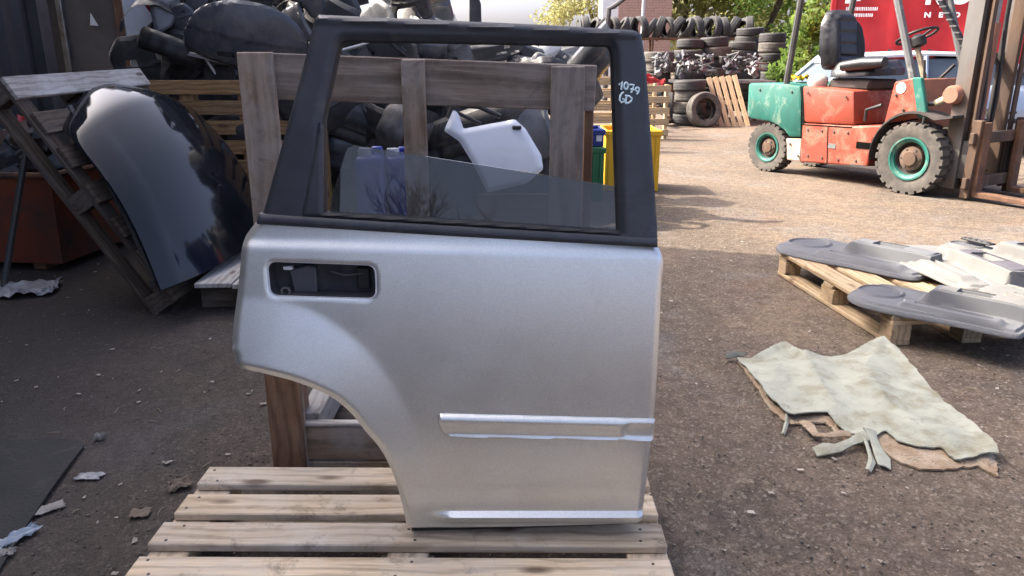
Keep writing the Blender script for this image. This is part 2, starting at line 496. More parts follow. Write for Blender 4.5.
mb = MB(); corr_sheet(mb, (0, -14), (0, BY1), 0.4, BH, 0.24, 0.04, (1, 0)); mb.build('wall_sheet', WALLDK, ware)
mb = MB(); corr_sheet(mb, (0, BY1), (-9, BY1), 0.4, BH, 0.24, 0.04, (0, 1)); mb.build('end_wall_sheet', WALLDK, ware)
MB().box((-4.5, (BY1 - 14) / 2, BH / 2), (8.9, BY1 + 13.9, BH - 0.1)).build('inner_wall', WALLDK, ware)
MB().box((-4.5, (BY1 - 14) / 2, BH + 0.06), (9.2, BY1 + 14.2, 0.14)).build('roof', STEELDK, ware)
MB().box((-4.48, (BY1 - 14) / 2, 0.2), (9.14, BY1 + 14.14, 0.42)).build('plinth', mk('concrete', (0.24, 0.23, 0.22), (0.17, 0.16, 0.15), 4, rough=0.9, bmp=0.2), ware)
MB().box((0.06, BY1 - 0.07, BH / 2), (0.12, 0.16, BH)).build('corner_post', STEELDK, ware)

# old steel container behind the leaning pallets
CONT = mk('container_paint', (0.075, 0.066, 0.062), (0.11, 0.098, 0.09), 2.4, rough=0.7, bmp=0.15, bscale=30, c3=(0.16, 0.075, 0.045), s3=2.6, lo3=0.58, hi3=0.76)
cy = 7.3
pA = P(45, 60, cy); pB = P(133, 60, cy)
cont = thing('steel_container', 'dark grey rust streaked steel container behind the leaning pallets', 'container', (pA.x, cy, 0))
cw = pB.x - pA.x
MB().box((cw / 2, 0.9, 1.3), (cw - 0.04, 1.75, 2.56)).build('panel', CONT, cont, bev=0.01)
for q, wq, mq in ((0.02, 0.1, STEELDK), (cw - 0.03, 0.085, RUST)):
    MB().box((q, -0.02, 1.32), (wq, 0.12, 2.64)).build('corner_post', mq, cont, bev=0.008)
MB().box((0.22, 0.0, 1.3), (0.055, 0.07, 2.5)).build('door_bar', STEEL, cont, bev=0.006)
MB().box((cw / 2, 0.9, 2.66), (cw + 0.06, 1.9, 0.1)).build('top_rail', RUST, cont, bev=0.008)
MB().box((cw / 2, 0.9, 0.06), (cw + 0.05, 1.88, 0.12)).build('bottom_rail', RUST, cont, bev=0.008)
p = P(93, 20, cy) - Vector((pA.x, cy, 0))
MB().prism([(p.x - 0.012, p.z + 0.06), (p.x + 0.045, p.z - 0.05), (p.x - 0.03, p.z - 0.045)], -0.003, -0.006).build('warning_sticker', WHITEPL, cont)

# brick house and bits of street far behind
def brick_material():
    m, n, l, b = nodes_of('far_brick')
    tc = n.new('ShaderNodeTexCoord'); mp = n.new('ShaderNodeMapping'); mp.inputs['Rotation'].default_value = (R(90), 0, 0)
    l.new(tc.outputs['Object'], mp.inputs[0])
    br = n.new('ShaderNodeTexBrick'); br.inputs['Scale'].default_value = 4.0
    br.inputs['Color1'].default_value = (0.36, 0.17, 0.12, 1); br.inputs['Color2'].default_value = (0.27, 0.12, 0.085, 1)
    br.inputs['Mortar'].default_value = (0.4, 0.36, 0.32, 1); br.inputs['Mortar Size'].default_value = 0.03
    l.new(mp.outputs[0], br.inputs['Vector']); l.new(br.outputs[0], b.inputs['Base Color'])
    b.inputs['Roughness'].default_value = 0.9
    return m
hy = 34.0
hl = P(620, 10, hy).x; hr = P(672, 10, hy).x
house = thing('brick_house', 'red brick house rising behind the tyre racks', 'house', (hl, hy, 0))
hw = hr - hl
MB().prism([(0, 0), (hw, 0), (hw, 5.2), (hw / 2, 8.2), (-0.1, 5.2)], 0, 8.0).build('wall', brick_material(), house)
for sx in (-1, 1):
    c = Vector((hw / 2 + sx * (hw / 4 + 0.1), 4.0, 6.75))
    MB().box(c, (math.hypot(hw / 2, 3.0) + 0.5, 8.6, 0.14), Matrix.Rotation(sx * math.atan2(3.0, hw / 2), 3, 'Y')).build('roof_slope', mk('roof_tile', (0.12, 0.07, 0.055), (0.08, 0.05, 0.04), 3, rough=0.9), house)
MB().box((-0.35, 0.6, 2.2), (0.75, 1.0, 4.4)).build('white_annex', WHITEPL, house)
pp = P(642.5, 30, 24)
MB().tube([(0, 0, 0), (0, 0, 5.2)], [0.06, 0.045], 10).build('steel_pole', mk('galvanised', (0.5, 0.5, 0.5), (0.4, 0.4, 0.4), 5, rough=0.5, metal=0.5), None, 30, loc=(pp.x, 24, 0))
tag(bpy.data.objects['steel_pole'], 'slim pale upright pole in front of the brick house', 'pole')
q = [P(606, 60, 20), P(607, 27, 20), P(609, 9, 20), P(614, 6.5, 20), P(624, -1, 20), P(640, -12, 20)]
q[0].z = 0.0
base = q[0].copy()
lp = MB().tube([v - base for v in q], [0.075, 0.07, 0.065, 0.06, 0.05, 0.04], 8).build('bent_post', STEELDK, None, 40, loc=base)
tag(lp, 'dark bent post with curved arm left of the brick house', 'post')

# ---------------------------------------------------------------- trees
def leaf_mat(name, c1, c2):
    m, n, l, b = nodes_of(name)
    v = coords(n, l, (1, 1, 1), False)
    c = ramp(n, l, noise(n, l, v, 2.4, 4), 0.32, 0.7, c1, c2)
    l.new(c, b.inputs['Base Color']); b.inputs['Roughness'].default_value = 0.7
    tr = n.new('ShaderNodeBsdfTranslucent'); l.new(c, tr.inputs[0])
    ms = n.new('ShaderNodeMixShader'); ms.inputs[0].default_value = 0.6
    l.new(b.outputs[0], ms.inputs[1]); l.new(tr.outputs[0], ms.inputs[2])
    l.new(ms.outputs[0], n['Material Output'].inputs[0])
    return m
BARK = mk('bark', (0.11, 0.085, 0.065), (0.06, 0.048, 0.038), 8, rough=0.95, bmp=0.5, stretch=(1, 1, 0.3))
def branches(mb, p, d, L, r, depth, rg, tips, spread=0.62, droop=0.0):
    n = 4 if depth > 1 else 3
    pts = [p]; q = p.copy(); dd = d.copy()
    for i in range(n):
        dd = (dd + Vector((rg.uniform(-1, 1), rg.uniform(-1, 1), rg.uniform(-0.5, 0.7))) * 0.16).normalized()
        q = q + dd * (L / n); pts.append(q.copy())
    mb.tube(pts, [r * (1 - 0.45 * i / n) for i in range(n + 1)], 6 if depth > 1 else 4, cap=False)
    if depth == 0:
        tips.append(q.copy()); return
    for k in range(rg.randint(2, 3) if depth < 4 else 4):
        t = rg.uniform(0.45, 1.0)
        s = pts[min(n, int(t * n + 0.5))]
        nd = (dd + Vector((rg.uniform(-1, 1), rg.uniform(-1, 1), rg.uniform(-0.25, 0.6))) * spread * 1.3).normalized()
        branches(mb, s.copy(), nd, L * rg.uniform(0.6, 0.8), r * 0.55, depth - 1, rg, tips, spread)
def tree(label, loc, H, seed, leaf=None, nleaf=9000, lsize=0.12, cr=None, group=None, name='tree', depth=3, cat='tree', low=0.2):
    rg = random.Random(seed); t = thing(name, label, cat, loc, (0, 0, 0), group)
    mb = MB(); tips = []
    branches(mb, Vector((0, 0, -0.05)), Vector((0, 0, 1)), H * 0.42, H * (0.022 if leaf else 0.034), depth, rg, tips)
    mb.build('trunk', BARK, t, 60, fix=False)
    if leaf:
        r = np.random.default_rng(seed)
        cr = cr or H * 0.36
        cl = []
        for k in range(46):
            u = r.normal(size=3); u /= np.linalg.norm(u); rad = r.random() ** 0.4
            cl.append((u * rad * np.array([cr, cr, H * (0.5 - low / 2)]) + np.array([0, 0, H * (0.5 + low / 2)]), H * 0.05 + r.random() * H * 0.085))
        tp = [(np.array(q), H * 0.06) for q in tips]
        cl = cl + tp
        wts = np.array([c[1] ** 2 for c in cl]); wts /= wts.sum()
        ci = r.choice(len(cl), nleaf, p=wts)
        C = np.array([cl[i][0] for i in ci]); S = np.array([cl[i][1] for i in ci])
        u = r.normal(size=(nleaf, 3)); u /= np.linalg.norm(u, axis=1)[:, None]
        pos = C + u * (S * r.random(nleaf) ** 0.5)[:, None] * np.array([1.15, 1.15, 0.8])
        a = r.normal(size=(nleaf, 3)); a /= np.linalg.norm(a, axis=1)[:, None]
        b2 = np.cross(a, r.normal(size=(nleaf, 3))); b2 /= np.linalg.norm(b2, axis=1)[:, None]
        s = lsize * (0.6 + 0.8 * r.random(nleaf))[:, None]
        V = np.stack([pos - a * s, pos + b2 * s * 0.5, pos + a * s, pos - b2 * s * 0.5], 1).reshape(-1, 3)
        F = np.arange(nleaf * 4).reshape(-1, 4)
        inst('crown', npmesh('crown', V, F, leaf), t)
    return t
L_YEL = leaf_mat('leaf_yellowgreen', (0.30, 0.32, 0.08), (0.20, 0.24, 0.06))
L_GRN = leaf_mat('leaf_green', (0.17, 0.26, 0.05), (0.10, 0.17, 0.035))
L_PALE = leaf_mat('leaf_spring', (0.38, 0.36, 0.16), (0.27, 0.27, 0.11))
x = P(690, 20, 40).x
tree('pale yellow spring tree behind the long tyre row, just right of the brick house', (x, 40, 0), 10, 21, L_PALE, 7000, 0.13, 3.4, 'trees behind the yard')
tree('yellow green tree behind the tyre stacks, left of the forklift post', (P(750, 20, 38).x, 38, 0), 9.5, 22, L_YEL, 8500, 0.13, 3.4, 'trees behind the yard')
tree('bright green tree beside the end of the red trailer', (P(815, 20, 33).x, 33, 0), 8.0, 23, L_GRN, 10000, 0.12, 2.9, 'trees behind the yard', low=0.0)
tree('thin pale tree showing above the window frame, left of the bent post', (P(585, 20, 45).x, 45, 0), 8.0, 24, L_PALE, 4200, 0.12, 2.6, 'trees behind the yard')
tree('low green bush between the seat and the tyre stacks', (P(824, 60, 15.2).x, 15.6, 0), 2.4, 25, L_GRN, 6500, 0.06, 0.75, None, 'bush', 2, 'bush', low=-0.1)
# far hedge belt closing the horizon
for k, (px, Y, H) in enumerate(((720, 52, 7.0), (790, 55, 7.5), (655, 56, 7.0), (880, 50, 8.0), (960, 52, 8.0))):
    tree(['distant leafy tree filling the gap between the two tyre side trees', 'distant leafy tree behind the bright green tree', 'distant leafy tree beside the brick house', 'distant leafy tree above the left of the red trailer', 'distant leafy tree above the middle of the red trailer'][k],
         (P(px, 20, Y).x, Y, 0), H, 40 + k, L_YEL if k % 2 else L_PALE, 4200, 0.16, 4.0, 'far trees on the horizon', low=-0.1)
# bare trees across the yard behind the viewer (mirrored in the window glass)
for k, (x, y, H) in enumerate(((-2.5, -17.0, 5.2),)):
    tree(['bare branching tree mirrored in the lowered window glass', 'second bare tree mirrored at the right of the window glass'][k], (x, y, 0), H, 60 + k, None, name='bare_tree', depth=6, group='bare trees across the yard')

# ================================================================ THE SILVER CAR DOOR
def Yb(z):
    """outer skin of the door: bulges towards the viewer at mid height, leans away above and below"""
    z = np.asarray(z, float)
    body = 1.587 + 0.245 * (z - 0.45) ** 2
    zb = 0.885
    yb = 1.587 + 0.245 * (zb - 0.45) ** 2; sl = 0.49 * (zb - 0.45)
    return np.where(z < zb, body, yb + (z - zb) * (sl - 0.02))
def D(px, py, off=0.0):
    d = ray(px, py); t = 1.65 / d.y
    for _ in range(12):
        z = CAMH + d.z * t
        t = (float(Yb(z)) + off) / d.y
    return np.array([d.x * t, CAMH + d.z * t])
def DL(pts, off=0.0): return np.array([D(a, b, off) for a, b in pts])

def silver_material():
    m, n, l, b = nodes_of('silver_paint')
    v = coords(n, l, (1, 1, 1), False)
    fl = noise(n, l, v, 330, 2, 0.8)
    c = ramp(n, l, fl, 0.32, 0.68, (0.69, 0.70, 0.665), (0.83, 0.84, 0.80))
    dust = noise(n, l, v, 7, 8, 0.7, 0.4)
    c = mixc(n, l, ramp(n, l, dust, 0.5, 0.8, (0, 0, 0), (0.25,) * 3), c, (0.46, 0.44, 0.42))
    l.new(c, b.inputs['Base Color'])
    b.inputs['Metallic'].default_value = 0.82
    l.new(ramp(n, l, noise(n, l, v, 10, 8, 0.7), 0.3, 0.75, (0.34,) * 3, (0.44,) * 3), b.inputs['Roughness'])
    b.inputs['Coat Weight'].default_value = 0.4
    b.inputs['Coat Roughness'].default_value = 0.1
    lowb = noise(n, l, v, 5.0, 3, 0.5)
    ad = n.new('ShaderNodeMath'); ad.operation = 'MULTIPLY_ADD'; ad.inputs[1].default_value = 6.0
    l.new(lowb, ad.inputs[0])
    bump(n, l, b, ad.outputs[0], 0.05, 0.001)
    # faint rub marks and hairline scratches
    mp = n.new('ShaderNodeMapping'); mp.inputs['Scale'].default_value = (9, 1, 60); mp.inputs['Rotation'].default_value = (0, 0.35, 0); l.new(v, mp.inputs[0])
    scn = noise(n, l, mp.outputs[0], 6, 2, 0.5, 0.3)
    c = mixc(n, l, ramp(n, l, scn, 0.70, 0.74, (0, 0, 0), (0.35,) * 3), c, (0.74, 0.74, 0.74))
    l.new(c, b.inputs['Base Color'])
    return m
SILVER = silver_material()
FRAME = mk('door_frame_black', (0.026, 0.029, 0.036), (0.042, 0.046, 0.055), 10, rough=0.42, rvar=0.1, bmp=0.05, bscale=300, c3=(0.09, 0.088, 0.085), s3=14, lo3=0.58, hi3=0.85)
SEAL = mk('rubber_seal', (0.012, 0.012, 0.013), (0.022, 0.022, 0.024), 12, rough=0.55)
DARKIN = mk('door_inside', (0.05, 0.052, 0.058), (0.09, 0.09, 0.095), 14, rough=0.55, metal=0.3)

arch_px = [(236, 352), (242, 364), (267, 370), (299, 379), (330, 393), (350, 409), (365, 428), (381, 448), (393, 472), (401, 499), (406, 526)]
left_px = [(255, 222), (247, 232), (242, 241), (239.5, 258), (238, 276), (235.5, 300), (234, 322), (234, 342)]
right_px = [(641, 522.5), (644, 506), (648, 475), (652, 440), (656, 400), (660, 330), (662.5, 285), (664, 263), (661.5, 253), (658, 246)]
bottom_px = [(407, 527), (440, 527), (520, 526), (600, 524), (641, 522.5)]
arch = spline([D(*q) for q in arch_px], False, 6)
left = spline([D(*q) for q in left_px], False, 6)
right = spline([D(*q) for q in right_px], False, 6)
outline = np.vstack([left[:-1], arch, DL(bottom_px)[0:-1], right])
hole_c = (D(267, 280) + D(377, 280)) / 2
def rrect(x0, x1, z0, z1, r, k=6):
    out = []
    for cx, cz, a0 in ((x1 - r, z1 - r, 0), (x0 + r, z1 - r, 90), (x0 + r, z0 + r, 180), (x1 - r, z0 + r, 270)):
        for i in range(k + 1):
            a = R(a0 + 90 * i / k); out.append((cx + r * math.cos(a), cz + r * math.sin(a)))
    return np.array(out)
def handle_ring(grow):
    c = [D(267, 262), D(375, 266), D(376, 299), D(270, 296)]
    mid = sum(c) / 4
    poly = []
    r = 0.02 + grow
    # rounded quad
    for i in range(4):
        p0, p1, p2 = c[i - 1], c[i], c[(i + 1) % 4]
        p1 = p1 + (p1 - mid) / np.linalg.norm(p1 - mid) * grow * 1.2
        a = (p0 - p1) / np.linalg.norm(p0 - p1); b = (p2 - p1) / np.linalg.norm(p2 - p1)
        for t in np.linspace(0, 1, 7):
            q0 = p1 + a * r; q1 = p1 + b * r
            poly.append((1 - t) ** 2 * q0 + 2 * t * (1 - t) * p1 + t * t * q1)
    return np.array(poly)
hole = handle_ring(0.0)

crease_px = [(236, 297), (262, 298), (292, 304), (325, 318), (360, 343), (388, 376), (408, 412), (424, 452), (434, 490), (440, 530)]
crease = spline([D(*q) for q in crease_px], False, 5)
flare_poly = np.vstack([crease, [D(408, 545)], [D(380, 470)], [D(220, 380)], [D(215, 297)]])
def skin(X, Z):
    Y = Yb(Z).copy()
    # flare round the wheel opening
    dc = polydist(crease, X, Z)
    ins = inside(flare_poly, X, Z)
    sd_ = np.where(ins, dc, -dc)
    q = 0.006
    Y -= 0.19 * 0.5 * (sd_ + np.sqrt(sd_ ** 2 + q * q)) * ss(D(440, 545)[1], D(430, 480)[1], Z)
    da = polydist(arch, X, Z)
    Y += 0.012 * ss(0.022, 0.0, da) ** 2
    # sill step at the foot
    zs = D(540, 514)[1]
    fx = ss(D(425, 515)[0], D(458, 515)[0], X)
    Y -= fx * (0.014 * ss(zs + 0.010, zs - 0.002, Z))
    Y += fx * 0.012 * ss(zs - 0.010, zs - 0.03, Z)
    # shoulder crease under the belt
    zc = D(400, 250)[1] + (X - D(400, 250)[0]) * -0.02
    Y += 0.008 * ss(zc - 0.006, zc + 0.02, Z)
    # handle dish
    dh = polydist(hole, X, Z, True)
    Y += 0.003 * ss(0.006, 0.0, dh)
    # rounded free edges left and right
    Y += 0.010 * ss(0.014, 0.0, polydist(right, X, Z)) ** 2
    Y += 0.010 * ss(0.018, 0.0, polydist(left, X, Z)) ** 2
    return Y
droot_y = 1.577
door = thing('car_door', 'silver car rear door with black window frame standing on the front pallet', 'car door', (0, droot_y, 0.144))
def dw(X, Y, Z): return np.stack([X, Y - droot_y, Z - 0.144], 1)
gx_, gz_, gf_ = outline_grid(outline, 0.0055, [hole])
skin_o = shell('outer_panel', dw(gx_, skin(gx_, gz_), gz_), gf_, (0, 0.006, 0), SILVER, door, closed=False, sharp=45)
# inner shell so the door has its real depth
inset = outline + 0.0
cx_, cz_ = inset.mean(0)
gx2, gz2, gf2 = outline_grid(inset, 0.02)
ins_d = polydist(outline, gx2, gz2, True)
yy = Yb(gz2) + 0.018
inner = shell('inner_panel', dw(cx_ + (gx2 - cx_) * 0.985, np.maximum(yy, 1.59) + 0.05, cz_ + (gz2 - cz_) * 0.985), gf2, (0, 0.05, 0), DARKIN, door, closed=True)
# walls between the two skins
V = []; F = []
ring = dense(outline, 0.02)
ysk = skin(ring[:, 0], ring[:, 1])
n_ = len(ring)
rin = np.stack([cx_ + (ring[:, 0] - cx_) * 0.985, cz_ + (ring[:, 1] - cz_) * 0.985], 1)
Vw = np.vstack([dw(rin[:, 0], ysk + 0.012, rin[:, 1]), dw(rin[:, 0], np.maximum(Yb(rin[:, 1]) + 0.018, 1.59) + 0.098, rin[:, 1])])
Fw = [(i, (i + 1) % n_, n_ + (i + 1) % n_, n_ + i) for i in range(n_)]
inst('edge_return', npmesh('edge_return', Vw, np.array(Fw), DARKIN), door)

# handle opening: bezel, recess and lock parts inside
ring_o = handle_ring(0.0045); ring_i = handle_ring(-0.0015)
hb = thing('handle_recess', None, None); hb.parent = door
def ringmesh(name, a, b, offa, offb, mat, parent):
    a = np.asarray(a); b = np.asarray(b); k = len(a)
    mid = (a + b) / 2
    V = np.vstack([dw(a[:, 0], skin(a[:, 0], a[:, 1]) + offa, a[:, 1]), dw(mid[:, 0], skin(a[:, 0], a[:, 1]) + min(offa, offb) - 0.003, mid[:, 1]), dw(b[:, 0], skin(a[:, 0], a[:, 1]) + offb, b[:, 1])])
    F = [(j * k + i, j * k + (i + 1) % k, (j + 1) * k + (i + 1) % k, (j + 1) * k + i) for j in (0, 1) for i in range(k)]
    o = inst(name, npmesh(name, V, np.array(F), mat, True), parent)
    bm = bmesh.new(); bm.from_mesh(o.data); bmesh.ops.recalc_face_normals(bm, faces=bm.faces); bm.to_mesh(o.data); bm.free()
    return o
ringmesh('bezel', ring_o, ring_i, 0.002, 0.002, mk('bezel_grey', (0.6, 0.62, 0.64), (0.5, 0.52, 0.54), 20, rough=0.4), hb)
k_ = len(ring_i)
V = np.vstack([dw(ring_i[:, 0], skin(ring_i[:, 0], ring_i[:, 1]) + 0.004, ring_i[:, 1]), dw(ring_i[:, 0], skin(ring_i[:, 0], ring_i[:, 1]) + 0.05, ring_i[:, 1])])
inst('recess_wall', npmesh('recess_wall', V, np.array([(i, (i + 1) % k_, k_ + (i + 1) % k_, k_ + i) for i in range(k_)]), DARKIN, True), hb)
hx0, hz0 = D(267, 280); hx1, hz1 = D(377, 280)
yrec = float(Yb(hz0)) + 0.048
def hp(px, py, dy=0.0):
    a = D(px, py, 0.03); return (a[0], yrec - droot_y + dy, a[1] - 0.144)
MB().box(hp(322, 281, 0.004), (0.3, 0.006, 0.12)).build('lock_plate', mk('lock_plate', (0.03, 0.032, 0.037), (0.055, 0.057, 0.062), 25, rough=0.4), hb)
MB().prism([(-0.022, -0.03), (0.03, -0.03), (0.03, 0.03), (0.01, 0.034), (-0.03, 0.022)], 0, -0.02).build('lock_bracket', mk('bracket_blue_grey', (0.09, 0.1, 0.115), (0.13, 0.14, 0.155), 18, rough=0.4, metal=0.4), hb, bev=0.003, loc=hp(303, 280))
MB().lathe([(0.007, -0.004), (0.011, -0.004), (0.011, 0.004), (0.007, 0.004)], 16, Matrix.Rotation(R(90), 4, 'X'), True).build('cable_eye', STEEL, hb, 40, loc=hp(287, 290, -0.03))
MB().box(hp(289, 267, -0.02), (0.02, 0.012, 0.008)).build('clip', WHITEPL, hb, bev=0.001)
MB().box(hp(271, 279, -0.03), (0.004, 0.02, 0.04)).build('clip', WHITEPL, hb, bev=0.001)
MB().tube([hp(330, 272, -0.012), hp(345, 276, -0.014), hp(362, 274, -0.012), hp(370, 268, -0.01)], 0.0035, 6).build('lock_rod', STEELDK, hb, 40)
MB().box(hp(363, 279, -0.008), (0.028, 0.014, 0.05)).build('lock_lever', SEAL, hb, bev=0.002)

# side moulding
mo_px = [(440, 413.2), (648, 418.3), (655, 419.5), (653.5, 441.5), (456, 438), (447, 436), (441, 430.5), (438, 422), (437.5, 416)]
mo = DL(mo_px)
mx, mz, mf = outline_grid(mo, 0.003)
ztop = np.interp(mx, [D(437, 413)[0], D(655, 418.5)[0]], [D(437, 413)[1], D(655, 418.5)[1]])
zbot = np.interp(mx, [D(441, 437.5)[0], D(653, 441.5)[0]], [D(441, 437.5)[1], D(653, 441.5)[1]])
t = (ztop - mz) / (ztop - zbot)
h = 0.004 + 0.005 * np.exp(-((t - 0.2) / 0.2) ** 2) + 0.0045 * np.exp(-((t - 0.9) / 0.09) ** 2) + 0.004 * np.exp(-((t - 0.5) / 0.35) ** 2)
xe = D(622, 425)[0]
sc_ = ss(xe - 0.004, xe + 0.012, mx + 0.02 * np.cos((t - 0.5) * 3.1) - 0.02)
h = h * (1 - 0.6 * sc_ * np.exp(-((t - 0.5) / 0.32) ** 4))
dm = polydist(mo, mx, mz, True)
h *= ss(0.0, 0.006, dm) * 0.92 + 0.08
shell('side_moulding', dw(mx, Yb(mz) - h, mz), mf, (0, 0.004, 0), SILVER, door, closed=False, sharp=60)
# dark seam under and above the moulding
# sill seal
# window frame
def rc(pts, r, k=4):
    """round the corners of a polygon"""
    out = []; m = len(pts)
    for i in range(m):
        p0, p1, p2 = (np.array(pts[(i + j) % m], float) for j in (-1, 0, 1))
        la = np.linalg.norm(p0 - p1); lb = np.linalg.norm(p2 - p1)
        rr = min(r, la * 0.45, lb * 0.45)
        q0 = p1 + (p0 - p1) / la * rr; q1 = p1 + (p2 - p1) / lb * rr
        for t in np.linspace(0, 1, k): out.append((1 - t) ** 2 * q0 + 2 * t * (1 - t) * p1 + t * t * q1)
    return out
outer_px = [(258, 224), (263.5, 208), (300, 75), (314, 17), (318, 14.5), (420, 19), (530, 24), (634, 30), (642, 34), (646.5, 62), (652, 140), (656.5, 205), (658.5, 240), (657, 247)]
open_px = [(322, 219), (321, 122), (336.5, 48), (341, 40), (430, 41.5), (530, 43.5), (611, 45), (613.5, 52), (616.5, 140), (619.5, 236)]
fo = np.vstack([DL(outer_px)])
fi = np.array(rc(DL(open_px), 0.012))
fx_, fz_, ff_ = outline_grid(fo, 0.006, [fi])
do_ = polydist(fo, fx_, fz_, True); di_ = polydist(fi, fx_, fz_, True)
yf = Yb(fz_) + 0.004 + 0.006 * ss(0.010, 0, do_) ** 2 + 0.009 * ss(0.016, 0, di_)
# top rail carries a rain-channel lip
lip = polydist(DL([(318, 19), (420, 24), (530, 29), (636, 35)]), fx_, fz_)
yf -= 0.005 * np.exp(-(lip / 0.006) ** 2)
shell('window_frame', dw(fx_, yf, fz_), ff_, (0, 0.042, 0), FRAME, door, closed=True, sharp=50)
# glass-run channel inside the opening
fi2 = np.array(rc(DL([(323.5, 219), (322.5, 122), (338, 50), (342.5, 42.5), (430, 43.5), (530, 45.5), (609, 47), (611.5, 53), (614.5, 140), (617.8, 236)], 0.0), 0.012))
V = np.vstack([dw(fi[:, 0], Yb(fi[:, 1]) + 0.012, fi[:, 1]), dw(fi2[:, 0], Yb(fi2[:, 1]) + 0.016, fi2[:, 1]), dw(fi2[:, 0], Yb(fi2[:, 1]) + 0.036, fi2[:, 1])])
k_ = len(fi)
inst('glass_run', npmesh('glass_run', V, np.array([(j * k_ + i, j * k_ + (i + 1) % k_, (j + 1) * k_ + (i + 1) % k_, (j + 1) * k_ + i) for j in (0, 1) for i in range(k_)]), SEAL), door)
# rear divider strip, slightly proud of the pillar
dv = DL([(301, 217), (303.5, 205), (320.5, 121), (322.3, 126), (323, 217)])
vx, vz, vf = outline_grid(dv, 0.004)
shell('quarter_strip', dw(vx, Yb(vz) - 0.002 + 0.004 * ss(0.006, 0, polydist(dv, vx, vz, True)), vz), vf, (0, 0.012, 0), FRAME, door)
# belt strips
def strip(name, px_a, px_b, off, mat, edge=0.004):
    poly = np.vstack([DL(px_a), DL(px_b)[::-1]])
    a, b, f = outline_grid(poly, 0.004)
    d = polydist(poly, a, b, True)
    shell(name, dw(a, Yb(b) + off + edge * ss(0.006, 0, d), b), f, (0, 0.02, 0), mat, door)
strip('sill_seal', [(410, 525), (520, 524), (639, 520.5)], [(411, 534), (520, 531.5), (638, 527)], 0.010, SEAL)
strip('belt_strip', [(259, 213.5), (440, 225), (657, 238)], [(257, 223.5), (440, 235), (657.5, 247)], -0.009, FRAME)
strip('belt_wiper', [(302, 211.5), (440, 219.5), (620, 231.5)], [(302, 216), (440, 225), (620, 236)], -0.002, SEAL)
# sticker-like worn sealant lines on the pillar tops
def glass_material():
    m, n, l, b = nodes_of('tinted_glass')
    tr = n.new('ShaderNodeBsdfTransparent'); tr.inputs[0].default_value = (0.50, 0.52, 0.53, 1)
    gl = n.new('ShaderNodeBsdfGlossy'); gl.inputs['Roughness'].default_value = 0.015; gl.inputs[0].default_value = (1, 0.97, 0.92, 1)
    fr = n.new('ShaderNodeFresnel'); fr.inputs[0].default_value = 1.5
    a = n.new('ShaderNodeMixShader'); l.new(fr.outputs[0], a.inputs[0]); l.new(tr.outputs[0], a.inputs[1]); l.new(gl.outputs[0], a.inputs[2])
    df = n.new('ShaderNodeBsdfDiffuse'); df.inputs[0].default_value = (0.4, 0.42, 0.44, 1)
    v = coords(n, l, (1, 1, 1), False)
    du = ramp(n, l, noise(n, l, v, 9, 7, 0.7), 0.3, 0.8, (0.03,) * 3, (0.08,) * 3)
    c = n.new('ShaderNodeMixShader'); l.new(du, c.inputs[0]); l.new(a.outputs[0], c.inputs[1]); l.new(df.outputs[0], c.inputs[2])
    l.new(c.outputs[0], n['Material Output'].inputs[0])
    return m
TGLASS = glass_material()
gp = np.array(rc(DL([(327, 226), (332, 196), (347, 148), (351, 145), (480, 165), (618, 187), (621, 240)], 0.02), 0.006))
a_, b_, f_ = outline_grid(gp, 0.02)
shell('window_glass', dw(a_, Yb(b_) + 0.022, b_), f_, (0, 0.004, 0), TGLASS, door)
# paint-pen writing on the front pillar: 1079 / GD
PEN = mk('paint_pen', (0.7, 0.85, 0.9), (0.6, 0.78, 0.85), 30, rough=0.6)
def zpx(q): return (600 + q[0] / 4.43, q[1] / 4.43)
def arcp(cx, cy, rx, ry, a0, a1, k=12): return [(cx + rx * math.cos(R(a0 + (a1 - a0) * i / k)), cy + ry * math.sin(R(a0 + (a1 - a0) * i / k))) for i in range(k + 1)]
strokes = [[(84, 376), (99, 361), (95, 398)], arcp(116, 381, 9, 15, 0, 360), [(131, 375), (152, 377), (146, 390), (139, 412)], [(134, 395), (152, 398)],
           arcp(166, 397, 8, 9, 0, 360), [(174, 396), (172, 408), (166, 417), (160, 415)],
           [(106, 409), (97, 414), (90, 428), (88, 444), (96, 455), (107, 450), (110, 441), (100, 438)],
           [(119, 424), (116, 441), (114, 457)], [(112, 424), (130, 426), (142, 436), (139, 448), (128, 456), (112, 458)]]
wr = MB()
for s in strokes:
    pts = [D(*zpx(q)) for q in s]
    p3 = [(u[0], float(Yb(u[1])) + 0.0035 - droot_y, u[1] - 0.144) for u in pts]
    wr.tube(p3, 0.0023, 6)
tag(wr.build('pen_writing', PEN, door, 60), 'pale blue paint pen writing 1079 GD')

